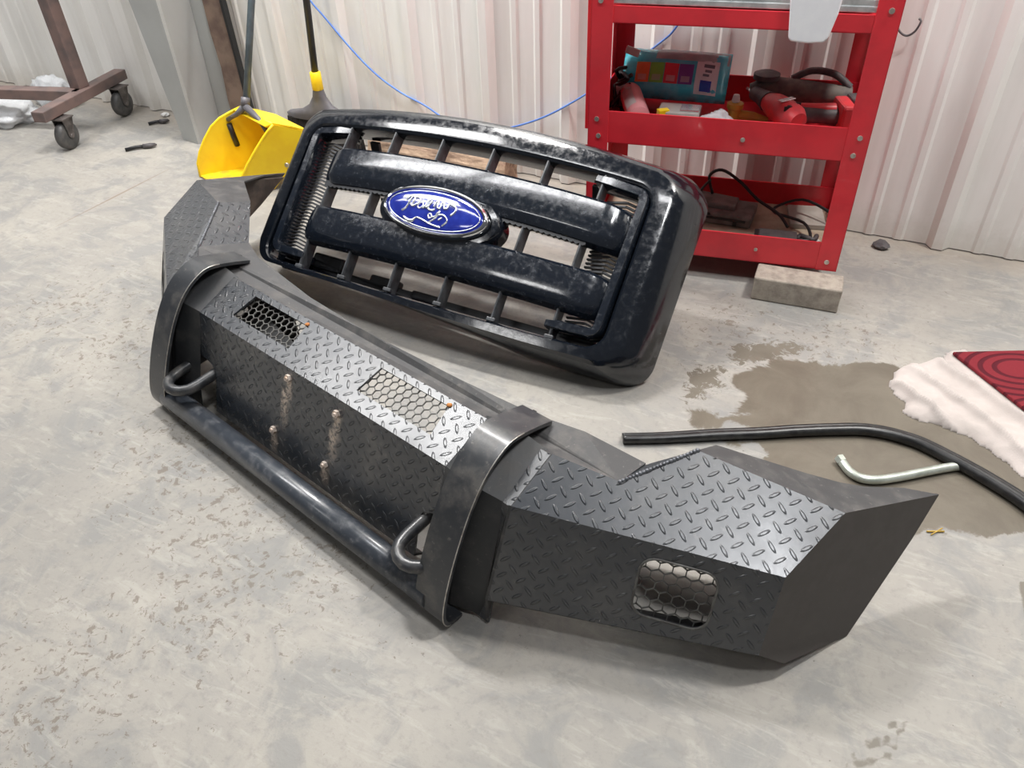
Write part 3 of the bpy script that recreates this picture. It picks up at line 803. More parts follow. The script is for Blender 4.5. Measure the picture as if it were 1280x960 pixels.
# black clutter at the left
for (x, y, r, nm, lb, mt) in ((-.655, .30, .030, 'cable_bundle', 'black cable bundle in the left corner of the middle shelf behind the pink can', M['blackplastic']),):
    e = cobj(nm, x, y, SZ, 0, lb, 'cable'); m = MB()
    rr = random.Random(5)
    for k in range(6):
        m.tube(smooth_pts([(rr.uniform(-.025, .03), rr.uniform(-.13, .04), .006 + rr.random()*.10) for q in range(6)], 4), .0055, 6)
    m.build('coil', mt, e)
    m = MB(); m.box((.0, -.09, .06), (.028, .012, .03), Matrix.Rotation(.4, 3, 'X'), bev=.002); m.build('plug', M['paper'], e)
    m = MB(); m.box((.02, -.05, .155), (.04, .01, .02), Matrix.Rotation(.3, 3, 'Y'), bev=.002); m.build('tag', M['paper'], e)
# clear box with bits
e = cobj('parts_box', -.475, .090, SZ, .0, 'small clear plastic parts box with a shiny lid at the front of the middle shelf', 'box')
m = MB(); m.box((0, 0, .032), (.110, .075, .062), bev=.004); m.build('box_body', M['clear'], e)
m = MB(); m.box((.028, -.006, .066), (.050, .045, .005), bev=.001); m.box((.028, -.0385, .045), (.048, .002, .022)); m.build('metal_plate', M['tin'], e)
m = MB(); m.box((-.040, -.030, .058), (.03, .02, .018), Matrix.Rotation(.5, 3, 'Z'), bev=.002); m.build('yellow_corner', M['yellow'], e)
# clear bag and ochre piece
o = crumple('small_bag', onc(-.372, .066, SZ), (.052, .042, .045), M['bag'], 12, 'crumpled clear bag between the parts box and the red drill', 'bag', .3)
e = cobj('hose_fitting', -.335, .165, SZ, .5, 'ochre yellow plastic fitting on the middle shelf between the pouch and the red drill', 'fitting')
m = MB(); m.lathe([(.010, 0), (.026, .002), (.026, .012), (.018, .016), (.018, .045), (.022, .048), (.022, .060), (.010, .062)], (0, 0, 0), 'z', 16); m.tube([(0, 0, .03), (.05, -.015, .022), (.085, -.03, .012)], [.014, .013, .010], 10); m.build('fitting_body', M['ochre'], e, auto=35)
m = MB(); m.lathe([(.009, .062), (.011, .066), (.008, .082)], (0, 0, 0), 'z', 12); m.build('fitting_cap', M['paper'], e)
# cordless drill lying on its side
e = cobj('cordless_drill', -.205, .125, SZ, -.10, 'red and grey cordless drill lying on its side on the middle shelf', 'drill')
m = MB()
m.tube([(-.052, .075, .055), (-.030, .045, .056), (-.005, .010, .056), (.025, -.030, .054), (.040, -.048, .052)], [.024, .033, .036, .035, .024], 18); m.build('motor_body', M['toolred'], e, auto=50)
m = MB(); m.tube([(-.105, .150, .052), (-.098, .140, .053), (-.075, .108, .055), (-.052, .075, .055)], [.010, .019, .021, .027], 16); m.build('chuck', M['toolgrey'], e, auto=40)
m = MB(); m.tube([(-.125, .178, .052), (-.104, .149, .052)], .005, 8); m.build('drill_bit', M['tin'], e)
m = MB(); m.tube([(-.005, .015, .052), (.045, .030, .046), (.095, .050, .042), (.128, .062, .040)], [.026, .021, .020, .024], 14); m.build('grip', M['toolgrey'], e, auto=50)
m = MB(); m.tube([(.030, .034, .062), (.070, .050, .058), (.118, .066, .054)], [.012, .014, .018], 10); m.build('grip_shell', M['toolred'], e, auto=50)
m = MB(); m.box((.142, .068, .045), (.036, .095, .068), Matrix.Rotation(.35, 3, 'Z'), bev=.007); m.build('battery_collar', M['toolred'], e)
m = MB(); m.box((.172, .078, .045), (.030, .110, .076), Matrix.Rotation(.35, 3, 'Z'), bev=.005); m.build('battery', M['toolgrey'], e)
m = MB(); m.box((-.002, .002, .0905), (.016, .048, .003), Matrix.Rotation(-.7, 3, 'Z') , bev=.001); m.build('rating_label', M['tin'], e)
m = MB()
for k in range(4): m.box((.018 + k*.006 - .01, -.042 + k*.012, .082), (.020, .003, .012), Matrix.Rotation(.5, 3, 'Z'))
m.build('vent', M['blackplastic'], e)
# tools behind the drill
e = cobj('angle_grinder', -.165, .312, SZ, .08, 'dusty grey power tool with a black handle lying behind the red drill', 'tool')
m = MB(); m.tube([(-.14, 0, .05), (-.10, 0, .055), (-.02, 0, .052), (.06, 0, .048), (.13, .0, .046)], [.020, .036, .036, .030, .026], 14); m.build('tool_body', simple('dusty_tool_grey', (.17, .15, .13), (.10, .09, .085), .7, scale=30), e, auto=50)
m = MB(); m.lathe([(.036, .086), (.036, .100), (.026, .104)], (-.10, 0, 0), 'z', 18); m.tube(smooth_pts([(-.03, .01, .085), (.02, .02, .105), (.08, .01, .10), (.125, 0, .07)], 5), .010, 8); m.build('tool_handle', M['toolgrey'], e, auto=50)

# items on the lower shelf (floor z .0855)
LZ = .0860
e = cobj('charger', -.335, .235, LZ, -.12, 'dusty grey charger with a looped cord on the lower shelf of the cart', 'charger')
m = MB(); m.box((0, 0, .018), (.20, .12, .034), bev=.006); m.box((-.02, .01, .043), (.13, .07, .02), Matrix.Rotation(.05, 3, 'Y'), bev=.006); m.build('charger_body', simple('dusty_grey_plastic', (.20, .18, .165), (.12, .11, .10), .75, scale=24), e)
m = MB(); m.box((.0, -.062, .022), (.17, .003, .006)); m.box((-.07, -.062, .012), (.012, .004, .012)); m.box((.055, -.062, .012), (.012, .004, .012)); m.build('slot', M['blackplastic'], e)
m = MB(); m.tube(smooth_pts([(-.035, .03, .055), (-.055, .05, .10), (-.02, .05, .125), (.04, .04, .10), (.10, .02, .062), (.17, -.02, .045), (.205, -.06, .028)], 5), .0048, 6)
m.tube(smooth_pts([(-.05, .045, .09), (-.065, -.01, .075), (-.05, -.055, .045), (-.02, -.075, .038)], 5), .0045, 6); m.build('cord', M['blackplastic'], e)
e = cobj('crumpled_paper', -.43, .29, LZ, 0, None, None); bpy.data.objects.remove(e)
crumple('crumpled_rag', onc(-.505, .30, LZ), (.045, .035, .060), M['paper'], 21, 'small crumpled grey paper on the lower shelf beside the charger', 'paper', .4)
e = cobj('adapter_box', -.165, .085, LZ, .0, 'flat dark grey power adapter at the front of the lower shelf', 'adapter')
m = MB(); m.box((0, 0, .019), (.105, .055, .036), bev=.004); m.build('adapter_body', simple('adapter_grey', (.10, .09, .09), (.07, .065, .065), .6, scale=30), e)
m = MB(); m.box((-.058, 0, .019), (.012, .04, .036), bev=.002); m.tube(smooth_pts([(.05, .01, .02), (.09, .02, .02), (.07, .10, .03), (-.02, .15, .035), (.06, .19, .06), (.15, .13, .05)], 5), .0045, 6); m.build('adapter_cord', M['blackplastic'], e)
e = cobj('connector_pile', -.070, .110, LZ, .3, 'small white and grey connectors piled in the right front corner of the lower shelf', 'connector')
m = MB(); rr = random.Random(9)
for k in range(9):
    m.box((rr.uniform(-.035, .03), rr.uniform(-.04, .04), .006 + .008*rr.random()), (.022, .012, .010), Matrix.Rotation(rr.random()*3, 3, 'Z'), bev=.002)
m.build('connectors', M['paper'], e)
m = MB(); m.tube(smooth_pts([(-.05, -.02, .008), (-.03, .02, .02), (.0, -.01, .022), (.02, .02, .018)], 4), .007, 6); m.build('grey_piece', M['toolgrey'], e)
e = cobj('flat_carton', -.085, .27, LZ, .1, 'pale flat carton on the lower shelf at the right rear', 'carton')
m = MB(); m.box((0, 0, .008), (.10, .13, .014), bev=.001); m.build('carton_body', simple('pale_carton', (.40, .37, .33), (.34, .31, .27), .8), e)

# ------------------------------------------------------------------ floor mat, towel, hose, bent rod
m = MB(); m.box((0, 0, .005), (1.3, .9, .010), bev=.002)
mt = m.build('floor_mat', M['mat']); 
ang = math.atan2(.05, .13)
# mat corner at (.240,1.862); one edge runs away to the right, one towards the camera
rz = math.radians(-47)
mt.rotation_euler = (0, 0, 0)
e1 = Vector((.163, .081)).normalized(); e2 = Vector((.133, -.141)).normalized()
m2 = MB()
c0_ = Vector((.238, 1.866)); z0, z1 = .0, .010
bpy.data.objects.remove(mt)
q = [c0_, c0_ + e1*.9, c0_ + e1*.9 + e2*.7, c0_ + e2*.7]
m2 = MB(); m2.prism([((p - c0_).dot(e1), (p - c0_).dot(Vector((-e1.y, e1.x)))) for p in q], 0, .010, 'xy')
mt = m2.build('floor_mat', M['mat']); mt.location = (c0_.x, c0_.y, .014); mt.rotation_euler = (0, 0, math.atan2(e1.y, e1.x))
bv = mt.modifiers.new('bevel', 'BEVEL'); bv.width = .003; bv.segments = 2
tag(mt, 'red ribbed floor mat with oval grooves lying on the towel at the right edge', 'mat')
# towel
outl = [(.115, 1.705), (.120, 1.745), (.150, 1.795), (.19, 1.825), (.222, 1.850), (.228, 1.884), (.262, 1.912), (.31, 1.90), (.36, 1.84), (.46, 1.74), (.58, 1.60), (.56, 1.45), (.48, 1.44), (.42, 1.470), (.365, 1.520), (.335, 1.550), (.285, 1.580), (.235, 1.588), (.19, 1.588), (.150, 1.606), (.158, 1.640), (.135, 1.660)]
sx_ = np.arange(.08, .62, .0045); sy_ = np.arange(1.42, 1.94, .0045)
TX, TY = np.meshgrid(sx_, sy_)
sd = poly_sd(TX.ravel(), TY.ravel(), outl).reshape(TX.shape)
m = MB(); vv = {}
mdir = Vector((-e1.y, e1.x))
for jj in range(TX.shape[0]):
    for ii in range(TX.shape[1]):
        dd_ = sd[jj, ii] + .006*noise.noise(Vector((TX[jj, ii]*30, TY[jj, ii]*30, 0)))
        if dd_ < .004:
            x, y = TX[jj, ii], TY[jj, ii]
            rel = Vector((x, y)) - c0_
            a_ = rel.dot(e1); b_ = rel.dot(Vector((-e2.y, e2.x)))  # inside mat when a_>0 side
            # under the mat?
            s_ = (rel.x*e2.y - rel.y*e2.x) / (e1.x*e2.y - e1.y*e2.x)
            t_ = (rel.x*e1.y - rel.y*e1.x) / (e2.x*e1.y - e2.y*e1.x)
            under = min(s_, t_)
            hi = min(1.0, max(0, -dd_)/.028)**.55
            along = x*.70 - y*.71; across = x*.71 + y*.70
            fold = .5 + .5*noise.fractal(Vector((across*17 + noise.noise(Vector((x*6, y*6, 2)))*1.6, along*4, 1.0)), 1.0, 2, 3)
            rid = 1 - abs(2*noise.noise(Vector((across*14 + 3, along*5, 4))))
            h = hi*(.008 + .018*max(0, fold) + .022*max(0, rid)**3) + hi*.0015*noise.noise(Vector((x*70, y*70, 3)))
            if under > -.03:
                k = min(1, max(0, (under + .03)/.03)); h = h*(1-k) + min(h, .0125)*k
            dx, dy = .006*noise.noise(Vector((x*25, y*25, 5))), .006*noise.noise(Vector((x*25, y*25, 9)))
            vv[(ii, jj)] = m.bm.verts.new((x+dx*(under < -.02), y+dy*(under < -.02), max(.001, h)))
for (ii, jj), v in list(vv.items()):
    q = [(ii, jj), (ii+1, jj), (ii+1, jj+1), (ii, jj+1)]
    if all(k in vv for k in q): m.face([vv[k] for k in q], smooth=True)
bnd = [e_ for e_ in m.bm.edges if len(e_.link_faces) == 1]
r = bmesh.ops.extrude_edge_only(m.bm, edges=bnd)
for g in r['geom']:
    if isinstance(g, bmesh.types.BMVert): g.co.z = 0.0005
tw = m.build('towel', M['towel'], fixn=True); tag(tw, 'crumpled pale pinkish white towel on the wet floor under the red mat', 'towel')
# rubber weatherstrip: two lobes
hp = [(-.392, 1.246), (-.33, 1.276), (-.278, 1.304), (-.20, 1.348), (-.121, 1.389), (-.05, 1.43), (.019, 1.466), (.075, 1.492), (.122, 1.503), (.165, 1.503), (.205, 1.496), (.278, 1.466), (.339, 1.435), (.40, 1.396), (.50, 1.31), (.62, 1.18)]
hs = smooth_pts([(x, y, .0115 + .004*k/16) for k, (x, y) in enumerate(hp)], 6)
e = empty('rubber_weatherstrip', (-.392, 1.246, 0), (0, 0, 0), 'long black rubber weatherstrip curving across the wet floor', 'rubber strip')
ho = Vector((-.392, 1.246, 0))
def offs(pts, d, dz=0):
    out = []
    for k, p in enumerate(pts):
        t = (pts[min(k+1, len(pts)-1)] - pts[max(k-1, 0)]).normalized(); out.append(p + Vector((-t.y, t.x, 0))*d + Vector((0, 0, dz)) - ho)
    return out
m = MB(); m.tube(offs(hs, -.0050, -.0000), [.0100 + .0045*k/len(hs) for k in range(len(hs))], 12); m.build('bulb', M['rubber'], e)
m = MB(); m.tube(offs(hs, .0115, -.0040), [.0062 + .004*k/len(hs) for k in range(len(hs))], 10); m.build('lip', M['rubber'], e)
# bent zinc rod
rp = smooth_pts([(.055, 1.368, .012), (.070, 1.350, .0105), (.086, 1.339, .0105), (.106, 1.337, .0105), (.132, 1.347, .0105), (.17, 1.374, .0105), (.215, 1.411, .0105), (.256, 1.444, .0105), (.284, 1.462, .0105)], 5)
e = empty('bent_rod', (.055, 1.368, 0), (0, 0, 0), 'silver L-bent steel rod lying on the wet floor below the rubber strip', 'rod')
m = MB(); m.tube([p - Vector((.055, 1.368, 0)) for p in rp], .0095, 14); m.build('shaft', M['steelrod'], e)
m = MB(); p0 = rp[0] - Vector((.055, 1.368, 0)); t0 = (rp[0]-rp[1]).normalized(); m.tube([p0 - t0*.002, p0 + t0*.012], .0110, 6, smooth=False); m.build('hex_end', M['steelrod'], e)
m = MB(); m.tube([(.232, 1.248, .003), (.262, 1.262, .003)], .0018, 5); m.tube([(.240, 1.242, .003), (.258, 1.268, .004)], .0014, 5)
ss = m.build('straw_bit', M['ochre']); tag(ss, 'tiny straw coloured sliver on the wet floor beside the bumper tip', 'debris')

# ------------------------------------------------------------------ chrome-badged grille
gr = empty('truck_grille', (-1.022, 1.577, .260), (.731, 0, -.037), 'glossy black truck grille with a blue oval badge leaning back on the floor', 'grille')
def bow(x): return .027*(1 - (2*x)**2)
def rrect(x0, x1, yb, yt, r, z, crT, crB, nc=8, ns=18, zb=1.0, shr=0):
    """rounded rectangle ring with crowned top/bottom, fixed vertex count"""
    pts = []
    def P_(x, y, top):
        u = (x - (x0+x1)/2) / ((x1-x0)/2); q = 1 - u*u
        ym = (yb+yt)/2; t = (y-ym)/((yt-yb)/2)
        y2 = y + (crT*q*max(0, t) - crB*q*max(0, -t))
        return Vector((x, y2, z + bow(max(-.56, min(.56, x)))*zb))
    for k in range(ns): pts.append(P_(x0+r + (x1-x0-2*r)*k/ns, yb, 0))
    for k in range(nc): a = -PI/2 + PI/2*k/nc; pts.append(P_(x1-r+r*math.cos(a), yb+r+r*math.sin(a), 0))
    for k in range(6): pts.append(P_(x1, yb+r + (yt-yb-2*r)*k/6, 0))
    for k in range(nc): a = PI/2*k/nc; pts.append(P_(x1-r+r*math.cos(a), yt-r+r*math.sin(a), 0))
    for k in range(ns): pts.append(P_(x1-r - (x1-x0-2*r)*k/ns, yt, 0))
    for k in range(nc): a = PI/2 + PI/2*k/nc; pts.append(P_(x0+r+r*math.cos(a), yt-r+r*math.sin(a), 0))
    for k in range(6): pts.append(P_(x0, yt-r - (yt-yb-2*r)*k/6, 0))
    for k in range(nc): a = PI + PI/2*k/nc; pts.append(P_(x0+r+r*math.cos(a), yb+r+r*math.sin(a), 0))
    return pts
m = MB()
rg = [rrect(-.525, .512, -.213, .198, .045, -.075, .012, .010),
      rrect(-.528, .514, -.214, .192, .045, -.012, .014, .010),
      rrect(-.530, .516, -.217, .194, .047, -.002, .016, .011),
      rrect(-.534, .522, -.221, .199, .050, .003, .020, .012),
      rrect(-.562, .558, -.243, .229, .060, .002, .034, .010),
      rrect(-.572, .572, -.252, .240, .062, -.005, .038, .008),
      rrect(-.590, .596, -.262, .256, .066, -.035, .036, .006),
      rrect(-.600, .616, -.268, .268, .070, -.075, .030, .004),
      rrect(-.600, .624, -.268, .268, .070, -.112, .026, .002),
      rrect(-.590, .612, -.260, .258, .066, -.118, .026, .002),
      rrect(-.580, .600, -.250, .245, .060, -.070, .026, .002)]
for ri, k_ in ((4, .15), (5, .3), (6, .55), (7, .8), (8, 1), (9, 1), (10, .9)):
    for p in rg[ri]:
        if p.y < -.15: p.y += k_*max(0, .036 - .115*p.x) * min(1, (-.15 - p.y)/.05)
m.loft(rg, smooth=True); m.build('surround', M['gloss'], gr, auto=28)
# two horizontal bars with rounded ends
def bar_mesh(y0, y1, hx0, hx1, crown, chamf):
    m = MB(); rings = []
    N = 44
    for k in range(N+1):
        u = k/N; x = hx0 + (hx1-hx0)*u
        e_ = min(1.0, min(x-hx0, hx1-x)/.075); e_ = max(0.0, e_)
        rd = math.sin(e_*PI/2)**.6 if e_ > 0 else 0
        zf = .022 + bow(x) - .050*(1-rd)
        c = crown*(1-(2*x)**2)
        yt = y1 + c - .018*(1-rd); yb = y0 + c + .018*(1-rd)
        zb = -.030 + bow(x)*.6
        rings.append([Vector((x, y, z)) for y, z in ((yb-chamf*.8, zb), (yb-chamf, zf-.030), (yb-chamf*.65, zf-.012), (yb, zf-.002), (yb+.008, zf), ((yb+yt)/2, zf+.001), (yt-.008, zf-.001), (yt, zf-.010), (yt-.002, zb))])
    m.loft(rings, capa=True, capb=True, smooth=True)
    return m
bar_mesh(.036, .126, -.432, .500, .018, .026).build('upper_bar', M['glossdusty'], gr, auto=26)
bar_mesh(-.128, -.044, -.432, .503, .004, .026).build('lower_bar', M['glossdusty'], gr, auto=26)
# scalloped edges behind the bars (seen as rows of small teeth)
for y0_, cr_ in ((.016, .018), (-.050, .004)):
    for sg in (-1, 1):
        m = MB(); up_ = []; lo_ = []
        N = 90
        for k in range(N+1):
            x = sg*(.165 + .235*k/N); y = y0_ + cr_*(1-(2*x)**2); t = abs(math.sin(k*PI/6))*.004
            sgn = -1 if y0_ > 0 else 1
            up_.append((x, y - sgn*.012)); lo_.append((x, y + sgn*(.004 + t)))
        rings = [[Vector((a[0], a[1], -.006+bow(a[0]))), Vector((b_[0], b_[1], -.006+bow(a[0]))), Vector((b_[0], b_[1], .006+bow(a[0]))), Vector((a[0], a[1], .006+bow(a[0])))] for a, b_ in zip(up_, lo_)]
        m.loft(rings, capa=True, capb=True); m.build('scalloped_edge', M['satin'], gr)
# struts
for k in range(6):
    x = (k-2.5)*.155
    m = MB(); rings = []
    for y in (-.226, -.10, 0, .10, .215):
        z = bow(x) - .020 + .006*math.cos(y*9)
        rings.append([Vector((x+a*.0042, y, z+b*.020)) for a, b in ((-1, -1), (1, -1), (1, .8), (.4, 1), (-.4, 1), (-1, .8))])
    m.loft(rings, capa=True, capb=True); m.box((x, -.219, bow(x)-.006), (.024, .010, .012), bev=.002)
    m.build('strut', M['strut'], gr)
# C shaped brackets left and right
def bracket(sgn, xo, xi, xa):
    """xo: outer vertical centre line, xa: arm ends"""
    m = MB()
    def path():
        y0, y1 = -.184, .178
        r = .022; pts = []
        for t in (0, .35, .7, 1): pts.append((xa + (xo - sgn*r - xa)*t, y1 + .012*(1-t)))
        for k in range(1, 6): a = PI/2*k/6; pts.append((xo - sgn*r + sgn*r*math.sin(a), y1 - r + r*math.cos(a)))
        for t in (0, .25, .5, .75, 1): pts.append((xo + sgn*(-.004*t), y1-r + (y0+r-y1+r)*t))
        for k in range(1, 6): a = PI/2*k/6; pts.append((xo - sgn*.004 - sgn*r + sgn*r*math.cos(a), y0 + r - r*math.sin(a)))
        for t in (0, .35, .7, 1): pts.append((xo - sgn*r + (xa - xo + sgn*r)*t, y0 - .004*t))
        return pts
    P_ = path(); rings = []
    for i, (x, y) in enumerate(P_):
        a = P_[max(0, i-1)]; b = P_[min(len(P_)-1, i+1)]
        t = Vector((b[0]-a[0], b[1]-a[1])).normalized(); n = Vector((-t.y, t.x))
        hw = .0125; z = -.004 + bow(x)
        if i in (0, len(P_)-1): hw = .010; z -= .008
        rings.append([Vector((x+n.x*s*hw, y+n.y*s*hw, z+q)) for s, q in ((-1, -.045), (1, -.045), (1, .006), (.7, .012), (-.7, .012), (-1, .006))])
    m.loft(rings, capa=True, capb=True, smooth=True); return m.build('side_bracket', M['glossdusty'], gr, auto=35)
bracket(1, .498, .47, .368); bracket(-1, -.502, -.47, -.385)
# side slats
def slats(x0, x1, y0, y1, n):
    m = MB()
    for k in range(n):
        y = y0 + (y1-y0)*k/(n-1)
        xm = (x0+x1)/2
        m.bar((x0, y, -.042+bow(x0)), (xm, y+.006, -.030+bow(xm)), .0042, .010, (0, 0, 1))
        m.bar((xm, y+.006, -.030+bow(xm)), (x1, y-.004, -.036+bow(x1)), .0042, .010, (0, 0, 1))
    return m
slats(-.510, -.40, -.165, .150, 32).build('side_slats', M['satin'], gr); slats(.40, .505, -.165, .150, 32).build('side_slats', M['satin'], gr)
# mounting pieces behind
m = MB()
m.bar((-.52, -.205, -.085), (.50, -.205, -.085), .035, .014, bev=.003)
m.box((-.36, -.175, -.080), (.11, .045, .03), bev=.008); m.box((-.16, -.185, -.085), (.10, .030, .025), bev=.006); m.box((-.02, -.195, -.085), (.09, .025, .03), bev=.006)
m.build('rear_brace', M['satin'], gr)
for x in ():
    m = MB(); m.box((x, -.252, -.095), (.020, .034, .016), bev=.003); m.box((x, -.268, -.095), (.034, .010, .018), bev=.003); m.build('clip', M['satin'], gr)
for x in (-.35, .35):
    m = MB(); m.bar((x, .20, -.060), (x, .02, -.285), .03, .012, bev=.002); m.build('rear_leg', M['satin'], gr)
# badge
def ell(a, b, z, n=64, cx=0, cy=0): return [Vector((cx + a*math.cos(2*PI*k/n), cy + b*math.sin(2*PI*k/n), z)) for k in range(n)]
m = MB(); m.loft([ell(.186, .088, -.01), ell(.186, .088, .022), ell(.183, .086, .036), ell(.176, .080, .044), ell(.160, .068, .046), ell(.155, .064, .040)], capa=True, capb=True, smooth=True); m.build('badge_housing', M['gloss'], gr, auto=35)
bd = None
m = MB(); m.loft([ell(.157, .0655, .040), ell(.158, .0665, .058), ell(.155, .0645, .066), ell(.150, .0600, .069), ell(.146, .0565, .068), ell(.144, .0545, .062)], capb=True, capa=True, smooth=True); bd = m.build('badge_rim', M['chrome'], gr, auto=40)
m = MB()
rings = []
for k in range(7):
    t = k/6; rings.append(ell(.1435*math.cos(t*PI/2*.999), .0540*math.cos(t*PI/2*.999), .064 + .010*math.sin(t*PI/2)))
m.loft(rings, capb=True, smooth=True); m.build('badge_face', M['blue'], bd)
m = MB(); m.tube([p for p in ell(.136, .0490, .0680, 72)], .0012, 6, closed=True); m.build('badge_line', M['script'], bd)
strokes = {
'P1': [(-.0879, -.0169), (-.0782, -.0086), (-.0723, .0146), (-.0698, .0254)],
'P2': [(-.0855, .0127), (-.0799, .0202), (-.0701, .0261), (-.0627, .0229), (-.0604, .0155), (-.0632, .0055), (-.069, .0027)],
'P3': [(-.0603, .0234), (-.0507, .0253), (-.0434, .0205), (-.0436, .0126), (-.0524, .0046), (-.0576, .0004), (-.0662, .0002)],
'o': [(-.0452, -.0002), (-.044, .0094), (-.0357, .0142), (-.0305, .0059), (-.0373, -.0025), (-.0452, -.0002)],
'l1': [(-.0291, -.0016), (-.0232, .009), (-.0206, .0235), (-.0162, .0252), (-.0212, .0125), (-.0217, .0015)],
'l2': [(-.0196, .0004), (-.0107, .0162), (-.0084, .0229), (-.0131, .0095), (-.0127, .0003), (-.0018, -.0013), (.0075, .0029)],
'w': [(.0013, .0078), (.0038, .0223), (.0091, .0257), (.0106, .0097), (.0196, .0085), (.0206, .0226), (.0262, .0253), (.0305, .0107), (.0397, .0127), (.0403, .0236), (.0522, .0229), (.0635, .0176), (.0637, .0069), (.0552, -.0048)],
'o2': [(-.0032, -.0225), (-.0067, -.014), (.0005, -.0109), (.004, -.0195), (-.0032, -.0225)],
'f0': [(.004, -.0195), (.0141, -.015), (.018, -.0042), (.0244, .001)],
'f': [(.0221, -.0018), (.0171, -.0182), (.0009, -.0325)],
'f2': [(.0222, -.0102), (.0343, -.0069), (.0481, -.014), (.0503, -.0234), (.0407, -.0347)],
'f3': [(.0253, -.0219), (.0341, -.0146)],
'sw': [(-.0782, -.0314), (-.0622, -.0382), (-.0485, -.0376), (-.0388, -.0278), (-.0209, -.0294), (.0058, -.0361), (.0375, -.0392)]}
m = MB()
def facez(x, y):
    q = max(0, 1 - (x/.1435)**2 - (y/.054)**2); return .064 + .010*math.sqrt(q)
for k, s in strokes.items():
    pts = smooth_pts([(x, y, 0) for x, y in s], 5); pts = [Vector((p.x, p.y, facez(p.x, p.y))) for p in pts]
    n = len(pts)
    if k == 'sw': rr = [  .0020 + .0026*math.sin(min(1, i/n*2.2)*PI) + .0004 for i in range(n)]
    else: rr = [.0032 if k in ('P1', 'P2', 'P3', 'w', 'l1', 'l2') else .0025]*n
    m.tube(pts, rr, 6)
m.build('badge_script', M['script'], bd)

# ------------------------------------------------------------------ tread plate bumper
A_ = -.25
nB = Vector((math.cos(A_), math.sin(A_), 0)); wB = Vector((nB.y, -nB.x, 0))
OB = nB*(-1.13) + wB*(-.70)
bp = empty('truck_bumper', OB, (0, 0, A_), 'heavy black tread plate truck bumper with hoop guards lying on the floor', 'bumper')
def b(u, w_, z): return Vector((u, -w_, z))     # u along the bumper, w_ towards the viewer
TH = .005
def arc(c, r, a0, a1, n=5): return [(c[0]+r*math.cos(a0+(a1-a0)*k/n), c[1]+r*math.sin(a0+(a1-a0)*k/n)) for k in range(n+1)]
# --- centre section: lower face with two notches
FW = lambda z: .06 + (.245-z)/(.245-.03)*.065      # face leans forward towards the floor
def fp(u, z): return b(u, FW(z), z)
ztop, zbot = .245, .030
def notch(s):
    """outline of the slot at s*u .325..; rounded top"""
    a = [(s*.335, zbot), (s*.335, .105)] + [(s*(.365+.030*math.cos(t)*-1), .110+.030*math.sin(t)) for t in [PI/2*k/4 for k in range(1, 4)]] + [(s*.370, .142), (s*.415, .148), (s*(.440 if s > 0 else .463), .142), (s*(.440 if s > 0 else .463), .006)]
    return a
outline = [(-.53, ztop), (-.53, .006)] + notch(-1)[::-1] + notch(1) + [(.53, .006), (.53, ztop)]
m = MB(); m.panel([[fp(u, z) for u, z in outline]], TH, (1, 0, 0), (0, -1, .2), (0, 0))
# uv v runs up the face; shift so that z .03 is v 0
cface = m.build('lower_face', M['tread_face'], bp)
me_ = cface.data; uvd = me_.uv_layers[0].data; vmin = min(l.uv[1] for l in uvd)
for l in uvd: l.uv[1] -= vmin
# bottom return of the face
m = MB(); m.panel([[fp(-.335, .030), fp(.335, .030), b(.335, .105, .014), b(-.335, .105, .014)]], TH, (1, 0, 0), (0, -1, 0)); m.build('bottom_return', M['web'], bp)
# --- slope with two windows
SL0, SL1 = (.06, .245), (-.045, .285)
def sp(u, t): return b(u, SL0[0] + (SL1[0]-SL0[0])*t, SL0[1] + (SL1[1]-SL0[1])*t)
def win(s): return [sp(s*.109, .30), sp(s*.313, .30), sp(s*.303, .87), sp(s*.118, .87)]
m = MB(); m.panel([[sp(-.53, 0), sp(.53, 0), sp(.53, 1), sp(-.53, 1)], win(-1), win(1)], TH, (1, 0, 0)); m.build('upper_slope', M['tread'], bp)
# --- top flange
m = MB()
m.panel([[b(-.56, -.045, .285), b(-.40, -.045, .285), b(.42, -.045, .285), b(.56, -.045, .285), b(.650, -.076, .273), b(.655, -.145, .266), b(.54, -.128, .284), b(.44, -.106, .286), b(.27, -.094, .288), b(0, -.088, .288), b(-.19, -.098, .288), b(-.44, -.135, .284), b(-.55, -.178, .270), b(-.612, -.078, .281)]], TH, (1, 0, 0))
m.panel([[b(-.612, -.078, .281), b(-.55, -.178, .270), b(-.605, -.207, .239)]], TH, (1, 0, 0), (-.5, 0, 1))
m.build('top_flange', M['dusty'], bp)
# --- honeycomb screens
def honeycomb(origin, ax, ay, w_, h_, pitch=.0185, t=.0016, depth=.003, inside=None):
    """hexagon wire grid in a rectangle (origin = centre), ax/ay unit vectors"""
    origin = Vector(origin); ax = Vector(ax).normalized(); ay = Vector(ay).normalized(); n = ax.cross(ay)
    m = MB(); R = pitch/math.sqrt(3); seen = set()
    def P_(x, y): return origin + ax*x + ay*y
    nx_ = int(w_/pitch)+2; ny_ = int(h_/(1.5*R))+2
    for j in range(-ny_//2-1, ny_//2+2):
        for i in range(-nx_//2-1, nx_//2+2):
            cx = i*pitch + (pitch/2 if j % 2 else 0); cy = j*1.5*R
            for k in range(6):
                a0 = PI/6 + k*PI/3; a1 = a0 + PI/3
                p = (cx+R*math.cos(a0), cy+R*math.sin(a0)); q = (cx+R*math.cos(a1), cy+R*math.sin(a1))
                key = (round((p[0]+q[0])*5000), round((p[1]+q[1])*5000))
                if key in seen: continue
                mx, my = (p[0]+q[0])/2, (p[1]+q[1])/2
                if abs(mx) > w_/2 or abs(my) > h_/2: continue
                if inside and not inside(mx, my): continue
                seen.add(key)
                m.bar(P_(*p), P_(*q), t, depth, n)
    return m
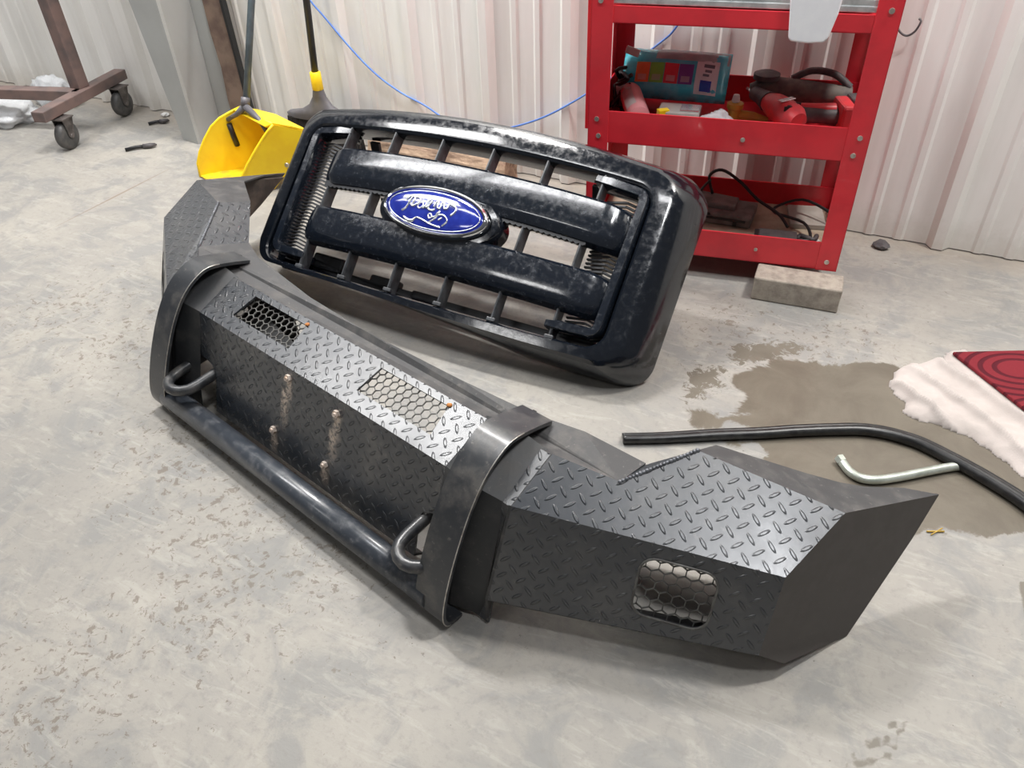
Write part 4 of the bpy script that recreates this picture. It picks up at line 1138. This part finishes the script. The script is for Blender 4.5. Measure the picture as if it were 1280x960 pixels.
sd_ = (sp(0, 1) - sp(0, 0)).normalized(); un = Vector((1, 0, 0)); sn = un.cross(sd_)
for s in (-1, 1):
    c = sp(s*.211, .585) - sn*.0105
    honeycomb(c, un, sd_, .236, .098).build('window_screen', M['mesh'], bp)
for uu in (-.118, .303):
    m = MB(); m.lathe([(.0001, -.002), (.005, -.001), (.006, .001), (.003, .003), (.0001, .0035)], sp(uu, .89), 'z', 9); m.build('rusty_tack', M['rust'], bp)
m = MB(); m.panel([[b(-.36, .055, .19), b(-.10, .055, .19), b(-.155, -.02, .215), b(-.36, -.05, .225)]], .004, (1, 0, 0)); m.panel([[b(-.40, -.05, .26), b(-.20, -.05, .26), b(-.20, -.06, .05), b(-.40, -.06, .05)]], .004, (1, 0, 0), (0, -1, 0)); m.build('shade_sheet', M['web'], bp)  # dark sheets added so the left window looks shaded inside
# bolts on the face
for (u, z) in ((-.066, .224), (-.110, .087), (.090, .214), (.065, .089)):
    c = fp(u, z); m = MB()
    nf_ = Vector((0, -.957, .29)).normalized()
    m.tube([c - nf_*.002, c + nf_*.0065], .0085, 6, smooth=False); m.tube([c, c + nf_*.0105], .0045, 8); m.build('tag_bolt', M['face_bolt'], bp)

# --- wings
RV = dict(A=(.954, -.257, .256), B=(.929, -.120, .211), K=(.721, -.195, .298), J=(.650, -.076, .273), T=(.536, -.042, .292), F=(.536, .063, .253), Fb=(.531, .129, .069), H=(1.045, -.495, .164), C=(.935, -.072, .065), D=(.968, -.106, .034), E=(1.022, -.246, .002), G=(1.040, -.421, .109), L=(.730, -.244, .280), M=(.655, -.145, .262))
RR = [(.868, -.317, .242), (.914, -.346, .228), (.946, -.377, .214), (.995, -.449, .185)]
LV = dict(A=(-.968, -.291, .284), B=(-.925, -.147, .237), K=(-.722, -.214, .315), J=(-.612, -.078, .281), T=(-.536, -.030, .292), F=(-.536, .063, .250), Fb=(-.531, .129, .069), H=(-1.037, -.617, .174), C=(-.940, -.090, .065), D=(-.975, -.11, .040), E=(-1.022, -.25, .002), G=(-1.036, -.50, .110), L=(-.716, -.301, .286), M=(-.605, -.207, .239))
LR = [(-.931, -.414, .246), (-1.007, -.527, .206)]
def wing(V, rear, s, oval):
    g = {k: b(*v) for k, v in V.items()}
    F = g['F']; Fb = g['Fb']; T = g['T']
    out = Vector((s*.4, -1, .1))
    w0 = bpy.data.objects.new('wing', None); col.objects.link(w0); w0.parent = bp
    # lower face
    fa = [F, g['B'], g['C'], Fb]
    hole = []
    if oval:
        o0 = Vector(b(s*.7875, -.045, .142)); ux = (g['B']-F).normalized(); nn = (g['B']-F).cross(g['C']-F).normalized()
        if nn.dot(out) < 0: nn = -nn
        uy = nn.cross(ux).normalized()
        o0 = o0 - nn*(o0-F).dot(nn)
        if uy.z < 0: uy = -uy
        hw, hh, rr = .062, .056, .026
        base = []
        for cx, cy, a0 in ((hw-rr, hh-rr, 0), (-hw+rr, hh-rr, PI/2), (-hw+rr, -hh+rr, PI), (hw-rr, -hh+rr, 3*PI/2)):
            for k in range(6): base.append((cx + rr*math.cos(a0+PI/2*k/5), cy + rr*math.sin(a0+PI/2*k/5)))
        hole = [o0 + ux*x + uy*y for x, y in base]
        honeycomb(o0 - nn*.010, ux, uy, .15, .135, .0215).build('lamp_screen', M['mesh'], w0)
        m = MB(); m.panel([[b(s*.70, -.10, .14), b(s*.86, -.17, .13), b(s*.86, -.20, .215), b(s*.70, -.13, .24)]], .004, (1, 0, 0), (0, -1, 0)); m.build('shade_sheet', M['web'], w0)  # dark plate added behind the screen as the shade inside the wing
        m = MB(); m.panel([[b(.58, -.13, .04), b(.90, -.26, .04), b(.90, -.27, .20), b(.74, -.21, .235), b(.58, -.14, .22)]], .004, (1, 0, 0), (0, -1, 0)); m.build('shade_backing', M['inside'], w0)  # brown sheet added in the open back, standing in for shaded floor
        m = MB(); m.tube([p + nn*.0005 for p in hole], .0022, 6, closed=True); m.build('hole_edge', M['mesh'], w0)
    # project all to the plane of F,B,C
    m = MB(); m.panel([fa] + ([hole] if hole else []), TH, (s, 0, 0), out); m.build('wing_face', M['tread'], w0)
    # slope: crease quad + main
    m = MB()
    m.panel([[F, g['B'], g['A'], g['K'], g['J'], T]], TH, (s, .28 if s > 0 else .9, 0), (0, -.4, 1)); m.build('wing_slope', M['tread'], w0)
    m = MB(); m.panel([[g['A'], g['K'], g['L']] + [b(*p) for p in rear] + [g['H']]], TH, (1, 0, 0)); m.build('wing_top', M['dusty'], w0)
    m = MB(); m.panel([[g['J'], g['K'], g['L'], g['M']]], TH, (1, 0, 0), (-s, 0, .3)); m.build('step_plate', M['tread'], w0)
    # end plate
    m = MB(); m.panel([[g['A'], g['B'], g['C'], g['D'], g['E'], g['G'], g['H']]], TH, (0, 1, 0), (s, -.3, 0)); bmesh.ops.remove_doubles(m.bm, verts=m.bm.verts[:], dist=.0004); m.build('end_plate', M['endplate'], w0, auto=50)
    m = MB()
    iv = Vector((-s*.016, .004, -.002))
    cc_ = (g['A']+g['E']+g['G']+g['H'])/4
    m.panel([[cc_ + (g[k_]-cc_)*.90 + iv for k_ in 'AEGH']], .003, (0, 1, 0), (-s, 0, 0)); m.build('inner_liner', M['inside'], w0)
    # transition plate between the centre section and the wing
    m = MB(); m.panel([[b(s*.53, .06, .245), F, T, b(s*.53, -.045, .285)]], TH, (1, 0, 0)); m.panel([[b(s*.53, .06, .245), F, Fb, fp(s*.53, .006)]], TH, (1, 0, 0), out)
    m.build('corner_plate', M['dustyedge'], w0)
    m = MB(); rr_ = random.Random(4)
    for p_, q_ in ((g['J'], g['K']),):
        n_ = int((q_-p_).length/.006)
        for i_ in range(n_+1):
            c_ = p_ + (q_-p_)*i_/n_ + Vector((0, 0, -.0005)); r_ = .0036 + rr_.random()*.0012
            m.lathe([(0.0001, -r_), (r_*.7, -r_*.7), (r_, 0), (r_*.7, r_*.7), (0.0001, r_)], c_, 'z', 8)
    m.build('weld_bead', M['weld'], w0)
    # bottom return
    m = MB(); m.panel([[Fb, g['C'], g['C'] + Vector((-s*.02, .04, 0)), Fb + Vector((0, .045, 0))]], .002, (1, 0, 0)); m.build('bottom_return', M['web'], w0)
    return w0
wing(RV, RR, 1, True); wing(LV, LR, -1, True)

# --- hoops
HP = [(-.108, .292), (-.06, .308), (-.005, .320), (.035, .308), (.070, .284), (.100, .250), (.125, .212), (.148, .170), (.167, .130), (.183, .090), (.193, .055), (.194, .030), (.186, .013), (.170, .006), (.150, .0045)]
def hoop(u0, u1):
    h0 = bpy.data.objects.new('guard_hoop', None); col.objects.link(h0); h0.parent = bp
    pts = smooth_pts([(w_, z, 0) for w_, z in HP], 4)
    m = MB(); rings = []; t = .0075
    for i, p in enumerate(pts):
        a = pts[max(0, i-1)]; c = pts[min(len(pts)-1, i+1)]; d = (c-a).normalized(); n = Vector((d.y, -d.x, 0))  # inward
        if n.x*0 + n.dot(Vector((0.0, .12, 0)) - p) < 0: n = -n
        q = p + n*t
        rings.append([b(u0, p.x, p.y), b(u1, p.x, p.y), b(u1, q.x, q.y), b(u0, q.x, q.y)])
    m.loft(rings, capa=True, capb=True, smooth=True); o = m.build('band', M['hoop'], h0, auto=30)
    # worn bright edge line on the outer side
    m = MB(); m.tube([b(u1 if u0 > 0 else u1, p.x, p.y) for p in pts[6:-6]], .0011, 5); m.build('worn_edge', M['bolt'], h0)
    # web
    uc = (u0+u1)/2 - .004
    inner = [(.03, .0045), (.118, .02), (.092, .155), (.062, .238), (.03, .250), (-.04, .281), (-.10, .287)]
    poly = [(p.x, p.y) for p in [q + Vector((0, 0, 0)) for q in pts]]
    poly = [(x - .004, z - .002 if z > .1 else z) for x, z in poly]
    m = MB(); m.panel([[b(uc, x, z) for x, z in poly] + [b(uc, x, max(z, .004)) for x, z in inner[1:]]], .008, (0, 1, 0), (1 if u0 > 0 else 1, 0, 0)); m.build('web', M['web'], h0)
    m = MB(); so = uc + .0015; m.tube([b(so, .074, .266), b(so, .018, .288), b(so, -.042, .309)], .0045, 6); m.tube([b(uc-.0085, .074, .266), b(uc-.0085, .018, .288), b(uc-.0085, -.042, .309)], .0045, 6); m.build('weld', M['hoop'], h0)
    # raised collar plate straddling the web
    cp = [(-.050, .2855), (.060, .246), (.092, .155), (.118, .070), (.129, .012)]
    m = MB(); rings = []
    for i, (x, z) in enumerate(cp):
        a = cp[max(0, i-1)]; c = cp[min(len(cp)-1, i+1)]; d = Vector((c[0]-a[0], c[1]-a[1])).normalized(); n = Vector((-d.y, d.x))
        if n.x < 0: n = -n
        h_ = .024
        rings.append([b(uc-.068, x-.002, z-.002), b(uc-.018, x+n.x*h_, z+n.y*h_), b(uc+.012, x+n.x*h_, z+n.y*h_), b(uc+.072, x-.002, z-.002)])
    R_v = [[m.bm.verts.new(p) for p in r] for r in rings]
    off_ = [0, .055, .085, .147]; acc = 0
    for i in range(len(cp)-1):
        ln = (Vector(cp[i+1]) - Vector(cp[i])).length
        for k in range(3):
            m.face((R_v[i][k], R_v[i][k+1], R_v[i+1][k+1], R_v[i+1][k]), ((off_[k], -acc), (off_[k+1], -acc), (off_[k+1], -acc-ln), (off_[k], -acc-ln)))
        acc += ln
    m.face(R_v[0][::-1]); m.face(R_v[-1])
    o = m.build('collar', M['collar'], h0, fixn=True)
    return h0
hoop(.415, .484); hoop(-.500, -.432)
# --- tube between the hoops
m = MB(); m.tube([b(-.450, .172, .047), b(0, .172, .047), b(.436, .172, .047)], .0265, 28); m.build('guard_tube', M['tube'], bp)
# --- tow loops
def loop(uc, s):
    m = MB(); r = .0125; hw = .040
    pts = [b(uc-hw, .04, .118), b(uc-hw, .10, .112), b(uc-hw, .14, .108)]
    for k in range(1, 8):
        a = PI*k/8; pts.append(b(uc - hw*math.cos(a), .145 + .040*math.sin(a), .106))
    pts += [b(uc+hw, .14, .108), b(uc+hw, .10, .112), b(uc+hw, .04, .118)]
    m.tube(pts, r, 12); return m.build('tow_loop', M['hoop'], bp)
loop(.385, 1); loop(-.392, -1)
# inner frame rails behind the notches
for s in (-1, 1):
    m = MB(); m.box(b(s*.40, .02, .10), (.012, .09, .12)); m.box(b(s*.40, -.02, .10), (.14, .008, .14)); m.build('mount_plate', M['inside'], bp)
